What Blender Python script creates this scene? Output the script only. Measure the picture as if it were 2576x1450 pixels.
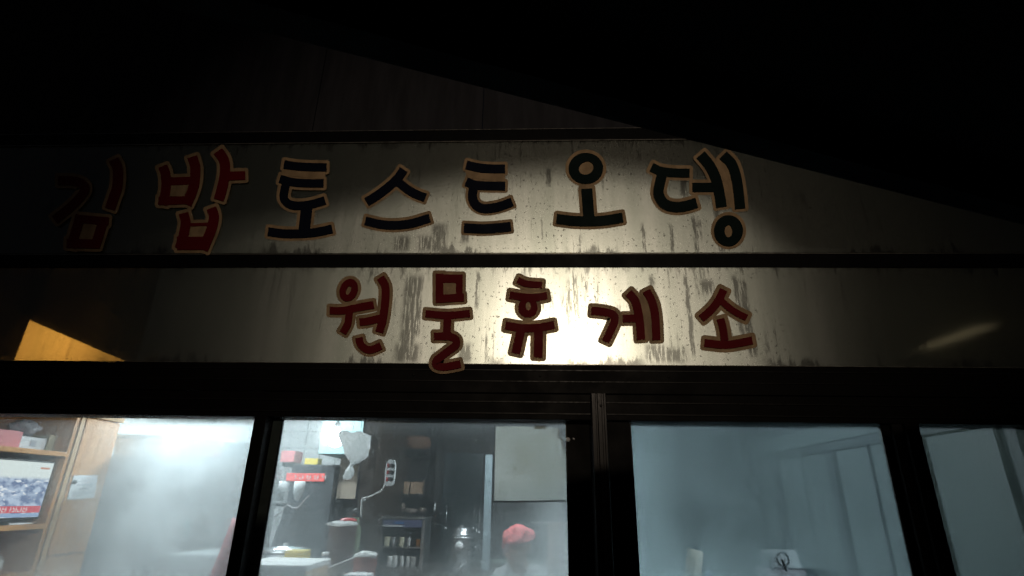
import bpy, bmesh, math, random
import numpy as np
from mathutils import Vector, Matrix
random.seed(7); RNG = np.random.default_rng(5)
for o in list(bpy.data.objects): bpy.data.objects.remove(o)
scene = bpy.context.scene
COL = scene.collection

# ------------------------------------------------------------------ camera
PITCH, YAW, ROLL = (math.radians(a) for a in (21.2297, -2.5484, 0.9990))
FPX, EYE = 1366.0, np.array([0.0, -2.4, 1.55])
fw = np.array([math.sin(YAW)*math.cos(PITCH), math.cos(YAW)*math.cos(PITCH), math.sin(PITCH)])
r0 = np.array([math.cos(YAW), -math.sin(YAW), 0.0]); u0 = np.cross(r0, fw)
rt = math.cos(ROLL)*r0 + math.sin(ROLL)*u0; up = -math.sin(ROLL)*r0 + math.cos(ROLL)*u0
cam_d = bpy.data.cameras.new('camera'); cam = bpy.data.objects.new('camera', cam_d); COL.objects.link(cam)
cam_d.sensor_fit = 'HORIZONTAL'; cam_d.sensor_width = 36.0; cam_d.lens = 36.0*FPX/2576.0
cam_d.clip_start = 0.05; cam_d.clip_end = 500.0
m = Matrix.Identity(4)
for i in range(3):
    m[i][0] = rt[i]; m[i][1] = up[i]; m[i][2] = -fw[i]; m[i][3] = EYE[i]
cam.matrix_world = m
scene.camera = cam
def ray(x, y): return fw + (x-1288)/FPX*rt - (y-725)/FPX*up
def P(x, y, Y):            # point on the plane at depth Y seen at photo position x, y
    d = ray(x, y); return EYE + d*(Y-EYE[1])/d[1]
def PX(x, y, X):           # the same on a side wall at X
    d = ray(x, y); return EYE + d*(X-EYE[0])/d[0]

# ------------------------------------------------------------------ night sky, exposure
world = bpy.data.worlds.new('World'); scene.world = world; world.use_nodes = True
wn = world.node_tree.nodes; wl = world.node_tree.links
sky = wn.new('ShaderNodeTexSky'); sky.sky_type = 'NISHITA'; sky.sun_disc = False
sky.sun_elevation = math.radians(-4.0); sky.sun_rotation = math.radians(200)
wl.new(sky.outputs[0], wn['Background'].inputs['Color']); wn['Background'].inputs['Strength'].default_value = 0.12
scene.view_settings.view_transform = 'Standard'; scene.view_settings.look = 'None'
scene.view_settings.exposure = 0.0; scene.view_settings.gamma = 1.0
scene.view_settings.use_curve_mapping = False
scene.cycles.use_denoising = True; scene.cycles.denoising_input_passes = 'RGB'
scene.cycles.max_bounces = 10; scene.cycles.diffuse_bounces = 4; scene.cycles.glossy_bounces = 4
scene.cycles.transmission_bounces = 8; scene.cycles.transparent_max_bounces = 16
scene.cycles.sample_clamp_indirect = 4.0
scene.cycles.blur_glossy = 0.5

def lamp(kind, name, loc, energy, color, parent=None, **kw):
    d = bpy.data.lights.new(name, kind); d.energy = energy; d.color = color
    for k, v in kw.items(): setattr(d, k, v)
    o = bpy.data.objects.new(name, d); COL.objects.link(o); o.location = loc
    return o
# the car park flood lamp behind the photographer that dimly lights the sign letters
FLOOD = np.array([.58, -6.6, 4.07])
fl = lamp('SPOT', 'flood_light', FLOOD, 215.0, (1.0, 0.81, 0.61), spot_size=math.radians(41), spot_blend=1.0, shadow_soft_size=0.08)
aim = Vector((0.02, 0.0, 2.66)) - Vector(FLOOD)
fl.rotation_euler = aim.to_track_quat('-Z', 'Y').to_euler()

# ------------------------------------------------------------------ materials
def new_mat(name):
    mt = bpy.data.materials.new(name); mt.use_nodes = True
    nt = mt.node_tree; nt.nodes.clear()
    out = nt.nodes.new('ShaderNodeOutputMaterial')
    return mt, nt, out
class N:                                   # tiny node helper
    def __init__(s, nt): s.nt = nt
    def add(s, t, **kw):
        n = s.nt.nodes.new(t)
        for k, v in kw.items(): setattr(n, k, v)
        return n
    def put(s, sock, v):
        if v is None: return
        if hasattr(v, 'is_output'): s.nt.links.new(v, sock)
        else: sock.default_value = v
    def math(s, op, a, b=None, c=None, clamp=False):
        n = s.add('ShaderNodeMath', operation=op, use_clamp=clamp)
        for i, v in enumerate((a, b, c)): s.put(n.inputs[i], v)
        return n.outputs[0]
    def pos(s, scale=(1, 1, 1), loc=(0, 0, 0)):
        g = s.add('ShaderNodeNewGeometry'); mp = s.add('ShaderNodeMapping')
        mp.inputs['Scale'].default_value = scale; mp.inputs['Location'].default_value = loc
        s.nt.links.new(g.outputs['Position'], mp.inputs['Vector']); return mp.outputs[0]
    def noise(s, vec, scale=5, detail=4, rough=.55, dist=0.0):
        n = s.add('ShaderNodeTexNoise'); s.put(n.inputs['Vector'], vec)
        n.inputs['Scale'].default_value = scale; n.inputs['Detail'].default_value = detail
        n.inputs['Roughness'].default_value = rough; n.inputs['Distortion'].default_value = dist
        return n.outputs[0]
    def ramp(s, v, a, b, lo=0.0, hi=1.0, smooth=True):
        n = s.add('ShaderNodeMapRange'); n.interpolation_type = 'SMOOTHSTEP' if smooth else 'LINEAR'
        s.put(n.inputs[0], v); s.put(n.inputs[1], a); s.put(n.inputs[2], b); s.put(n.inputs[3], lo); s.put(n.inputs[4], hi)
        return n.outputs[0]
    def mixc(s, f, a, b):
        n = s.add('ShaderNodeMix', data_type='RGBA')
        s.put(n.inputs[0], f); s.put(n.inputs[6], a); s.put(n.inputs[7], b); return n.outputs[2]
    def mixs(s, f, a, b):
        n = s.add('ShaderNodeMixShader'); s.put(n.inputs[0], f)
        s.nt.links.new(a, n.inputs[1]); s.nt.links.new(b, n.inputs[2]); return n.outputs[0]
    def xz(s):
        g = s.add('ShaderNodeNewGeometry'); sp = s.add('ShaderNodeSeparateXYZ')
        s.nt.links.new(g.outputs['Position'], sp.inputs[0]); return sp.outputs[0], sp.outputs[2]
def c4(c): return (c[0], c[1], c[2], 1.0)

MATS = {}
def mat(name, col, rough=.5, metal=0.0, var=.25, scale=9.0, bump=.0, spec=.5, emit=None, estr=0.0, trans=0.0, stretch=(1, 1, 1), col2=None):
    if name in MATS: return MATS[name]
    mt, nt, out = new_mat(name); n = N(nt)
    b = n.add('ShaderNodeBsdfPrincipled')
    v = n.pos(stretch)
    f = n.noise(v, scale, 5, .6)
    d = col2 if col2 else tuple(x*(1-var) for x in col)
    cc = n.mixc(n.ramp(f, .3, .7), c4(d), c4(col))
    nt.links.new(cc, b.inputs['Base Color'])
    n.put(b.inputs['Roughness'], n.ramp(n.noise(v, scale*2.3, 3), .2, .8, max(.03, rough-.1), min(1, rough+.12)))
    b.inputs['Metallic'].default_value = metal; b.inputs['Specular IOR Level'].default_value = spec
    if emit: b.inputs['Emission Color'].default_value = c4(emit); b.inputs['Emission Strength'].default_value = estr
    if bump:
        bp = n.add('ShaderNodeBump'); bp.inputs['Strength'].default_value = bump; bp.inputs['Distance'].default_value = .01
        nt.links.new(f, bp.inputs['Height']); nt.links.new(bp.outputs[0], b.inputs['Normal'])
    sh = b.outputs[0]
    if trans:
        t = n.add('ShaderNodeBsdfTranslucent'); nt.links.new(cc, t.inputs[0]); sh = n.mixs(trans, sh, t.outputs[0])
    nt.links.new(sh, out.inputs[0]); MATS[name] = mt; return mt

M_FRAME = mat('dark bronze aluminium', (.006, .0055, .0055), .55, 0, .2, 3, spec=.12)
M_SEAL = mat('worn dark trim', (.014, .0135, .013), .4, .1, .5, 25, spec=.25)
M_RAIL = mat('black painted steel rail', (.005, .005, .006), .5, 0, .3, 3, spec=.12)
M_LIP = mat('bare aluminium lip', (.42, .40, .36), .35, .6, .5, 20, stretch=(1, 1, 4))
M_POST = mat('weathered grey aluminium', (.024, .023, .024), .38, .4, .4, 30, stretch=(8, 8, .6), spec=.5)
M_FASCIA = mat('dull grey fascia sheet', (.044, .044, .052), .7, 0, .35, 3, stretch=(4, 4, .6), spec=.1)
M_CANOPY = mat('black tarpaulin', (.006, .006, .006), .8, 0, .4, 2.5, bump=.3, spec=.1)
M_BOX = mat('dark sign box inside', (.03, .03, .028), .9)  # kept dark so the bulb light does not bounce around inside
M_WALL = mat('off white plaster', (.62, .64, .62), .7, 0, .15, 3)
M_TILE = mat('white glazed tile', (.66, .68, .68), .22, 0, .12, 4)
M_GROUT = mat('grey grout', (.30, .30, .29), .9)
M_CEIL = mat('ceiling panel', (.45, .47, .47), .8)
M_FLOOR = mat('concrete floor', (.22, .21, .20), .8, 0, .3, 4)
M_ASPH = mat('asphalt', (.045, .045, .047), .9, 0, .4, 30, bump=.4)
M_BLACKW = mat('near-black wood', (.016, .015, .015), .5, 0, .5, 6, stretch=(9, 9, .7))
M_DARKB = mat('dark brown wood post', (.06, .042, .03), .5, 0, .6, 7, stretch=(20, 20, .8))
M_WOOD = mat('orange pine veneer', (.66, .33, .11), .45, 0, .3, 5, stretch=(9, 9, .6), col2=(.48, .22, .07))
M_WOODL = mat('pale pine edge', (.62, .40, .20), .5, 0, .2, 6, stretch=(9, .8, 9))
M_PAPER = mat('white paper', (.80, .82, .84), .8, 0, .06)
M_INK = mat('grey print', (.45, .47, .52), .8)
M_STEEL = mat('stainless steel', (.62, .63, .64), .28, .9, .06, 2)
M_FRIDGE = mat('grey painted steel door', (.52, .55, .56), .7, 0, .12, 6, stretch=(8, 8, .5), spec=.2)
M_WHITEP = mat('white plastic', (.78, .80, .80), .4, 0, .06)
M_BAG = mat('white plastic bag', (.84, .86, .86), .35, 0, .06, 20, bump=.6, trans=.4)
M_FOAM = mat('white styrofoam', (.85, .86, .85), .8, 0, .05, 60, bump=.2)
M_CARD = mat('tan cardboard', (.62, .46, .32), .75, 0, .15, 5)
M_RED = mat('red plastic', (.55, .06, .06), .4, 0, .2)
M_PINK = mat('faded pink plastic', (.70, .24, .25), .5, 0, .15)
M_MINT = mat('mint cupboard paint', (.42, .62, .62), .45, 0, .1, 3)
M_GREENP = mat('pale green panel', (.36, .45, .39), .6, 0, .15, 3)
M_BROWNP = mat('brown packing paper', (.36, .30, .24), .8, 0, .2, 4)
M_YEL = mat('yellow plastic', (.72, .55, .10), .5, 0, .1)
M_ORANGE = mat('orange plastic', (.80, .34, .02), .4, 0, .1)
M_DKGREEN = mat('dark green bottle glass', (.02, .06, .035), .15, 0, .2)
M_BLACKP = mat('black plastic', (.012, .012, .012), .35)
M_BUCKET = mat('dark plum bucket', (.10, .055, .05), .4, 0, .2)
M_BLUE = mat('blue print', (.10, .22, .50), .5)
M_SIDEP = mat('blue grey sliding panel', (.15, .20, .215), .5, 0, .12, 2)
M_SIDEF = mat('dark blue grey framing', (.08, .105, .12), .5, 0, .15, 2)
M_SKIN = mat('skin', (.52, .32, .22), .55, 0, .1, 8)
M_SCARF = mat('coral red bandana cloth', (.80, .20, .20), .75, 0, .2, 14, bump=.3)
M_SHIRT = mat('white kitchen coat', (.70, .72, .74), .8, 0, .08, 6)
M_HAIR = mat('dark hair', (.02, .016, .014), .5)
M_PEACH = mat('peach towel', (.72, .46, .36), .85, 0, .12, 8)
M_AMBER = mat('amber sauce', (.45, .16, .05), .4)
M_TAN = mat('tan vinyl outline', (.58, .40, .23), .55, 0, .34, 26, spec=.2, trans=.03, stretch=(1, 1, .45))
M_LRED = mat('dark red vinyl', (.185, .009, .014), .6, 0, .15, 5, spec=.1)
M_LNAVY = mat('navy vinyl', (.006, .009, .022), .6, 0, .2, 5, spec=.1)
M_LGREEN = mat('black green vinyl', (.006, .016, .015), .6, 0, .2, 5, spec=.1)
M_SHEET = mat('translucent grey baffle sheet', (.30, .30, .28), .7, 0, .3, 5, trans=.35)
M_OPAQUE = mat('black baffle sheet', (.004, .004, .004), .8); M_TIN = mat('thin brown shade sheet', (.20, .20, .20), .8, 0, .4, 6, trans=.5)

def emis(name, col, s):
    mt, nt, out = new_mat(name); n = N(nt); e = n.add('ShaderNodeEmission')
    e.inputs[0].default_value = c4(col); e.inputs[1].default_value = s
    nt.links.new(e.outputs[0], out.inputs[0]); return mt
M_TUBE = emis('fluorescent tube', (.86, .96, 1.0), 14.0)
M_BULBW = emis('white bulb', (.96, 1.0, 1.0), 18.0)
def shell(name, col):
    mt, nt, out = new_mat(name); n = N(nt); t = n.add('ShaderNodeBsdfTransparent'); e = n.add('ShaderNodeEmission')
    e.inputs[0].default_value = c4(col); e.inputs[1].default_value = 3.0
    nt.links.new(n.mixs(.05, t.outputs[0], e.outputs[0]), out.inputs[0]); return mt
M_BULBY = shell('clear glass of the sign bulb', (1.0, .85, .6)); M_BULBO = shell('clear glass of the amber bulb', (1.0, .45, .08))
M_YTUBE = emis('yellowish car park tube', (1.0, .82, .45), 3.8)

def mat_panel(name, seed):
    """translucent acrylic sign sheet, streaked and spotted with grime"""
    mt, nt, out = new_mat(name); n = N(nt)
    x, z = n.xz()
    big = n.noise(n.pos((1, 1, 1), (seed, 0, 0)), 3.0, 3)
    streak = n.noise(n.pos((34, 1, 2.2), (seed*3, 0, 0)), 1.0, 5, .65, .3)
    fine = n.noise(n.pos((90, 1, 16), (seed, 0, 3)), 1.0, 4, .7)
    speck = n.noise(n.pos((1, 1, .75), (seed*2, 0, 1)), 80.0, 2, .5)
    ragged = n.noise(n.pos((26, 1, 5), (seed, 0, 7)), 1.0, 5, .7)
    # runs of dirt where the large noise gathers them
    f1 = n.math('MULTIPLY', n.ramp(streak, .56, .62), n.ramp(big, .44, .56))
    f1 = n.math('MULTIPLY', f1, n.ramp(fine, .36, .56))
    f2 = n.math('MULTIPLY', n.ramp(speck, .63, .67), n.ramp(big, .34, .48))
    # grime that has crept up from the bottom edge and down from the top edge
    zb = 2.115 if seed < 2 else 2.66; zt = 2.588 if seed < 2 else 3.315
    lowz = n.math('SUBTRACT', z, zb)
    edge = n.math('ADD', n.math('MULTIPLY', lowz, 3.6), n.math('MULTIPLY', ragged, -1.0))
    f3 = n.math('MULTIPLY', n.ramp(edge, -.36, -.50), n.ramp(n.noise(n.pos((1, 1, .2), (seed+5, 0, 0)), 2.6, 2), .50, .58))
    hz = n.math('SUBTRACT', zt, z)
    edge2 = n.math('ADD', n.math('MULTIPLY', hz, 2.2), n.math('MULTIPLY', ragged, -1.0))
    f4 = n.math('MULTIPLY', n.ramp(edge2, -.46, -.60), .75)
    mid = n.ramp(n.math('ABSOLUTE', n.math('SUBTRACT', x, .25)), .35, 1.45, 1.0, .40)
    f1 = n.math('MULTIPLY', n.math('MULTIPLY', f1, mid), .85); f2 = n.math('MULTIPLY', n.math('MULTIPLY', f2, mid), .92)
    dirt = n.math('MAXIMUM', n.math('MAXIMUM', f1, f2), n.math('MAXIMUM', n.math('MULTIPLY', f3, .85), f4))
    warp = n.math('MULTIPLY', n.math('SUBTRACT', n.noise(n.pos((3, 1, 14), (seed, 0, 2)), 1.0, 5, .75), .5), .035)
    gap = n.ramp(n.noise(n.pos((95, 1, 9), (seed, 0, 9)), 1.0, 4, .7), .38, .50)
    for (px_, py0, py1, wd) in ([(1028, 690, 905, 26), (1052, 690, 850, 12), (1022, 860, 918, 46), (1200, 680, 780, 7), (1170, 860, 918, 24), (1322, 690, 860, 7), (1640, 690, 760, 10), (1650, 860, 918, 36), (1700, 870, 918, 40), (1735, 690, 900, 8), (1860, 690, 880, 9), (1880, 700, 900, 14), (1780, 700, 745, 26)] if seed < 2 else
                                [(1105, 560, 640, 30), (1170, 565, 615, 16), (1075, 590, 636, 40), (1010, 590, 636, 30), (1750, 540, 640, 7), (1810, 520, 640, 12), (1620, 560, 640, 6), (1690, 560, 640, 6), (1380, 420, 470, 10), (1720, 430, 500, 12)]):
        c_, t_, b_ = P(px_, (py0+py1)/2, 0), P(px_, py0, 0), P(px_, py1, 0); wm_ = wd*.00172
        dx_ = n.math('ABSOLUTE', n.math('SUBTRACT', n.math('ADD', x, warp), float(c_[0])))
        mk = n.math('MULTIPLY', n.ramp(dx_, wm_*.45, wm_, 1.0, 0.0), n.ramp(z, float(t_[2])+.012, float(t_[2])-.03))
        mk = n.math('MULTIPLY', mk, n.ramp(z, float(b_[2])-.012, float(b_[2])+.03))
        dirt = n.math('MAXIMUM', dirt, n.math('MULTIPLY', n.math('MULTIPLY', mk, gap), .86))
    wash = n.math('MULTIPLY', n.ramp(n.noise(n.pos((16, 1, .8), (seed+2, 0, 0)), 1.0, 5, .6), .3, .75, .62, 1.0), n.ramp(n.noise(n.pos((5, 1, .5), (seed+6, 0, 0)), 1.0, 3, .5), .3, .65, .62, 1.0))
    mott = n.ramp(n.noise(n.pos((1, 1, 1), (seed+4, 0, 0)), 24, 5, .7), .3, .7, .86, 1.0)
    k = n.math('MULTIPLY', wash, mott)
    clean = n.mixc(k, (.33, .37, .30, 1), (.81, .79, .71, 1))
    tcol = n.mixc(n.math('MULTIPLY', dirt, .90), clean, (.10, .095, .085, 1))
    tr = n.add('ShaderNodeBsdfTranslucent'); nt.links.new(tcol, tr.inputs[0])
    df = n.add('ShaderNodeBsdfDiffuse')
    nt.links.new(n.mixc(dirt, (.062, .075, .062, 1), (.035, .035, .032, 1)), df.inputs[0])
    ad = n.mixs(.42, df.outputs[0], tr.outputs[0])
    gl = n.add('ShaderNodeBsdfGlossy'); gl.inputs['Roughness'].default_value = .07
    gl.inputs[0].default_value = (1, 1, 1, 1)
    bp = n.add('ShaderNodeBump'); bp.inputs['Strength'].default_value = .06; bp.inputs['Distance'].default_value = .004
    nt.links.new(streak, bp.inputs['Height']); nt.links.new(bp.outputs[0], gl.inputs['Normal'])
    g2 = n.add('ShaderNodeBsdfGlossy'); g2.inputs['Roughness'].default_value = .38
    nt.links.new(n.mixc(dirt, (1, .97, .9, 1), (.15, .14, .13, 1)), g2.inputs[0]); nt.links.new(bp.outputs[0], g2.inputs['Normal'])
    ad = n.mixs(.10, ad, g2.outputs[0])
    nt.links.new(n.mixs(.035, ad, gl.outputs[0]), out.inputs[0])
    return mt

def mat_fog(name, base, blobs, tint=(.80, .91, .94), blur=.25, seed=0.0):
    """window glass misted on the inside: clear, frosted and blurred in patches (x, z, rx, rz, amount)"""
    mt, nt, out = new_mat(name); n = N(nt); x, z = n.xz()
    f = base
    for (bx, bz, rx, rz, a) in blobs:
        dx = n.math('DIVIDE', n.math('SUBTRACT', x, bx), rx); dz = n.math('DIVIDE', n.math('SUBTRACT', z, bz), rz)
        q = n.math('SQRT', n.math('ADD', n.math('MULTIPLY', dx, dx), n.math('MULTIPLY', dz, dz)))
        f = n.math('ADD', f, n.ramp(q, 0.0, 1.0, a, 0.0))
    cloud = n.noise(n.pos((1, 1, 1), (seed, 0, seed)), 4.0, 5, .6)
    f = n.math('MULTIPLY', f, n.ramp(cloud, .25, .75, .80, 1.18))
    grain = n.noise(n.pos((1, 1, 1), (seed, 2, 0)), 55.0, 3, .6)
    f = n.math('MULTIPLY', f, n.ramp(grain, .3, .7, .92, 1.06))
    runs = n.ramp(n.noise(n.pos((60, 1, 14), (seed, 0, 1)), 1.0, 3, .6), .70, .76)
    f = n.math('MULTIPLY', f, n.math('SUBTRACT', 1.0, n.math('MULTIPLY', runs, .5)))
    spots = n.ramp(n.noise(n.pos((1, 1, 1), (seed+3, 0, 0)), 70.0, 1, .4), .76, .80)
    f = n.math('ADD', f, n.math('MULTIPLY', spots, .45), clamp=True)
    f = n.math('MINIMUM', f, .93)
    t = n.add('ShaderNodeBsdfTransparent'); t.inputs[0].default_value = (.90, .95, .95, 1)
    tl = n.add('ShaderNodeBsdfTranslucent'); tl.inputs[0].default_value = c4(tint)
    rf = n.add('ShaderNodeBsdfRefraction'); rf.inputs['IOR'].default_value = 1.12; rf.inputs['Roughness'].default_value = .35
    rf.inputs[0].default_value = (.95, .98, 1, 1)
    fogsh = n.mixs(blur, tl.outputs[0], rf.outputs[0])
    sh = n.mixs(f, t.outputs[0], fogsh)
    g = n.add('ShaderNodeBsdfGlossy'); g.inputs['Roughness'].default_value = .03; g.inputs[0].default_value = (1, 1, 1, 1)
    nt.links.new(n.mixs(.03, sh, g.outputs[0]), out.inputs[0])
    return mt

# ------------------------------------------------------------------ mesh helpers
ORG = {}
def link(o): COL.objects.link(o); return o
def thing(name, loc, label, cat, group=None):
    o = link(bpy.data.objects.new(name, None)); o.location = tuple(loc); o.empty_display_size = .05
    o['label'] = label; o['category'] = cat
    if group: o['group'] = group
    ORG[o.name] = np.array(loc, float); return o
def tag(o, label, cat, group=None):
    o['label'] = label; o['category'] = cat
    if group: o['group'] = group
    return o
def raw(name, verts, faces, material, parent=None, smooth=False, kind=None, fix=True):
    V = np.array([tuple(v) for v in verts], float)
    if parent is not None: org = ORG[parent.name]
    else: org = np.array([(V[:, 0].min()+V[:, 0].max())/2, (V[:, 1].min()+V[:, 1].max())/2, V[:, 2].min()])
    me = bpy.data.meshes.new(name); me.from_pydata([tuple(v) for v in V-org], [], [tuple(f) for f in faces])
    if fix:
        bm = bmesh.new(); bm.from_mesh(me); bmesh.ops.recalc_face_normals(bm, faces=bm.faces); bm.to_mesh(me); bm.free()
    if smooth:
        for p in me.polygons: p.use_smooth = True
    me.materials.append(material)
    o = link(bpy.data.objects.new(name, me)); ORG[o.name] = org
    if parent is not None: o.parent = parent
    else: o.location = tuple(org)
    if kind: o['kind'] = kind
    return o
BF = [(0, 3, 2, 1), (4, 5, 6, 7), (0, 1, 5, 4), (1, 2, 6, 5), (2, 3, 7, 6), (3, 0, 4, 7)]
def hexa(name, pts, material, parent=None, bevel=0.0, kind=None):
    bm = bmesh.new(); V = [tuple(p) for p in pts]
    c = np.mean(np.array(V), axis=0)
    bv = [bm.verts.new(v) for v in V]
    for f in BF: bm.faces.new([bv[i] for i in f])
    bmesh.ops.recalc_face_normals(bm, faces=bm.faces)
    if bevel: bmesh.ops.bevel(bm, geom=list(bm.edges), offset=bevel, segments=2, profile=.6, affect='EDGES')
    vs = [v.co.copy() for v in bm.verts]; bm.verts.index_update(); fs = [[v.index for v in f.verts] for f in bm.faces]; bm.free()
    return raw(name, vs, fs, material, parent, kind=kind)
def box(name, x0, x1, y0, y1, z0, z1, material, parent=None, bevel=0.0, kind=None):
    return hexa(name, [(x0, y0, z0), (x1, y0, z0), (x1, y1, z0), (x0, y1, z0), (x0, y0, z1), (x1, y0, z1), (x1, y1, z1), (x0, y1, z1)], material, parent, bevel, kind)
def boxes(name, lst, material, parent=None, kind=None):
    vs, fs = [], []
    for (x0, x1, y0, y1, z0, z1) in lst:
        k = len(vs)
        vs += [(x0, y0, z0), (x1, y0, z0), (x1, y1, z0), (x0, y1, z0), (x0, y0, z1), (x1, y0, z1), (x1, y1, z1), (x0, y1, z1)]
        fs += [tuple(i+k for i in f) for f in BF]
    return raw(name, vs, fs, material, parent, kind=kind)
def prism(name, poly, y0, y1, material, parent=None, kind=None):     # polygon in x,z pushed from y0 to y1
    n = len(poly); vs = [(p[0], y0, p[1]) for p in poly]+[(p[0], y1, p[1]) for p in poly]
    fs = [tuple(range(n)), tuple(range(2*n-1, n-1, -1))]+[(i, (i+1) % n, n+(i+1) % n, n+i) for i in range(n)]
    return raw(name, vs, fs, material, parent, kind=kind)
def lathe(name, prof, loc, material, parent=None, seg=20, wob=0.0):
    vs, fs = [], []
    for (r, z) in prof:
        for k in range(seg):
            a = 2*math.pi*k/seg; w = 1+wob*math.sin(3*a+z*40)
            vs.append((loc[0]+r*w*math.cos(a), loc[1]+r*w*math.sin(a), loc[2]+z))
    for i in range(len(prof)-1):
        for k in range(seg): fs.append((i*seg+k, i*seg+(k+1) % seg, (i+1)*seg+(k+1) % seg, (i+1)*seg+k))
    fs.append(tuple(range(seg))[::-1]); fs.append(tuple((len(prof)-1)*seg+k for k in range(seg)))
    return raw(name, vs, fs, material, parent, smooth=True)
def smooth_line(pts, n=6):
    P_ = [np.array(p, float) for p in pts]
    if len(P_) < 3: return P_
    out = []; Q = [2*P_[0]-P_[1]]+P_+[2*P_[-1]-P_[-2]]
    for i in range(1, len(Q)-2):
        a, b, c, d = Q[i-1:i+3]
        for k in range(n):
            t = k/n
            out.append(.5*((2*b)+(c-a)*t+(2*a-5*b+4*c-d)*t*t+(3*b-3*c+d-a)*t**3))
    out.append(P_[-1]); return out
def tube(name, pts, r, material, parent=None, seg=8, sm=5, kind=None):
    L = smooth_line(pts, sm); vs, fs = [], []
    for i, p in enumerate(L):
        t = L[min(i+1, len(L)-1)]-L[max(i-1, 0)]; t = t/np.linalg.norm(t)
        a = np.cross(t, [0.3, .9, .2]); a /= np.linalg.norm(a); b = np.cross(t, a)
        rr = r[min(i*len(r)//len(L), len(r)-1)] if isinstance(r, (list, tuple)) else r
        for k in range(seg):
            q = 2*math.pi*k/seg; vs.append(p+rr*(math.cos(q)*a+math.sin(q)*b))
    for i in range(len(L)-1):
        for k in range(seg): fs.append((i*seg+k, i*seg+(k+1) % seg, (i+1)*seg+(k+1) % seg, (i+1)*seg+k))
    fs.append(tuple(range(seg))[::-1]); fs.append(tuple((len(L)-1)*seg+k for k in range(seg)))
    return raw(name, vs, fs, material, parent, smooth=True, kind=kind)
def ball(name, c, rad, material, parent=None, u=16, v=10, noise=0.0, seed=0):
    rg = np.random.default_rng(seed); vs, fs = [], []
    rx, ry, rz = rad if isinstance(rad, (tuple, list)) else (rad,)*3
    ph = rg.uniform(0, 6.28, 9)
    for i in range(v+1):
        th = math.pi*i/v
        for k in range(u):
            a = 2*math.pi*k/u
            w = 1+noise*(math.sin(3*a+ph[0]+2*th)+math.sin(5*a+ph[1]-3*th)+math.sin(7*th+ph[2]+2*a))
            vs.append((c[0]+rx*w*math.sin(th)*math.cos(a), c[1]+ry*w*math.sin(th)*math.sin(a), c[2]+rz*w*math.cos(th)))
    for i in range(v):
        for k in range(u): fs.append((i*u+k, i*u+(k+1) % u, (i+1)*u+(k+1) % u, (i+1)*u+k))
    o = raw(name, vs, fs, material, parent, smooth=True)
    bm = bmesh.new(); bm.from_mesh(o.data); bmesh.ops.remove_doubles(bm, verts=bm.verts, dist=1e-5); bm.to_mesh(o.data); bm.free()
    return o
SHELL = [BF[2], BF[3], BF[5]]
def shell_box(name, pts, material, parent): return raw(name, pts, SHELL, material, parent, fix=False)      # thin open-backed moulding
def struct(o): o['kind'] = 'structure'; return o
def copy_tree(root, loc, label=None):
    c = root.copy(); link(c); c.location = tuple(loc); ORG[c.name] = np.array(loc, float)
    if label: c['label'] = label
    for ch in list(root.children):
        d = ch.copy(); link(d); d.parent = c
        for g in list(ch.children):
            e = g.copy(); link(e); e.parent = d
    return c

# ================================================================== setting
struct(box('ground', -60, 60, -60, 60, -.12, 0, M_ASPH))

# ---- the stall itself: walls, rails, beams, windows
WIN_T = 1.872                      # head of the window openings
stall = thing('food_stall', (0, 1.5, 0), 'dark snack stall front with lit windows and two sign boards', 'building')
box('floor_slab', -3.3, 3.0, .10, 3.2, .002, .06, M_FLOOR, stall)
box('ceiling', -3.3, 3.0, .83, 3.2, 2.42, 2.47, M_CEIL, stall)
box('back_wall', -3.3, 3.0, 3.0, 3.1, .06, 2.42, M_GROUT, stall)
box('side_wall', -3.3, -3.2, .12, 3.0, .06, 2.42, M_WALL, stall)
box('side_wall', 2.10, 2.2, .12, 3.0, .06, 2.42, M_SIDEF, stall)
box('sill_wall', -4.0, 3.4, .0, .12, .0, .98, M_FASCIA, stall)
box('window_sill', -3.2, 3.0, -.05, .14, .981, 1.02, M_POST, stall, .004)
box('header_beam', -4.0, 3.4, -.004, .12, 1.985, 2.1125, M_FRAME, stall, .003)
box('window_track', -4.0, 3.4, .001, .12, WIN_T, 1.9835, M_FRAME, stall, .003)
box('soffit', -3.3, 3.4, .121, .829, 2.05, 2.11, M_CEIL, stall)
box('bottom_lip', -3.4, 3.0, -.0065, .004, 2.113, 2.1155, M_LIP, stall)
box('middle_rail', -3.4, 3.2, -.0065, .0005, 2.587, 2.6575, M_RAIL, stall, .004)
box('rail_lip', -3.4, 3.2, -.0055, .0035, 2.658, 2.661, M_LIP, stall)
box('top_rail', -3.4, 3.2, -.0085, .05, 3.319, 3.389, M_RAIL, stall, .004)
box('top_rail_lip', -3.4, 3.2, -.0075, .004, 3.314, 3.3175, M_LIP, stall)
box('upper_rail_lip', -3.4, 3.2, -.0075, .004, 3.3895, 3.392, M_LIP, stall)
for i in range(8):                                   # fascia sheets above the top rail
    x0 = -4.0+i*.93
    box('fascia_sheet', x0, x0+.925, .006, .02, 3.393, 5.2, M_FASCIA, stall)
for z in (2.035, 2.085): box('header_ridge', -3.9, 3.3, -.0075, -.0042, z, z+.004, M_SEAL, stall)
for z in (1.895, 1.945): box('track_ridge', -3.9, 3.3, -.0035, .0008, z, z+.005, M_SEAL, stall)
for i in range(9):
    x = -2.3+i*.58; ball('screw', (x+.02*math.sin(i*7), -.0052, 2.062), (.0055, .0025, .0055), M_SEAL, stall, 10, 6)
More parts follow.
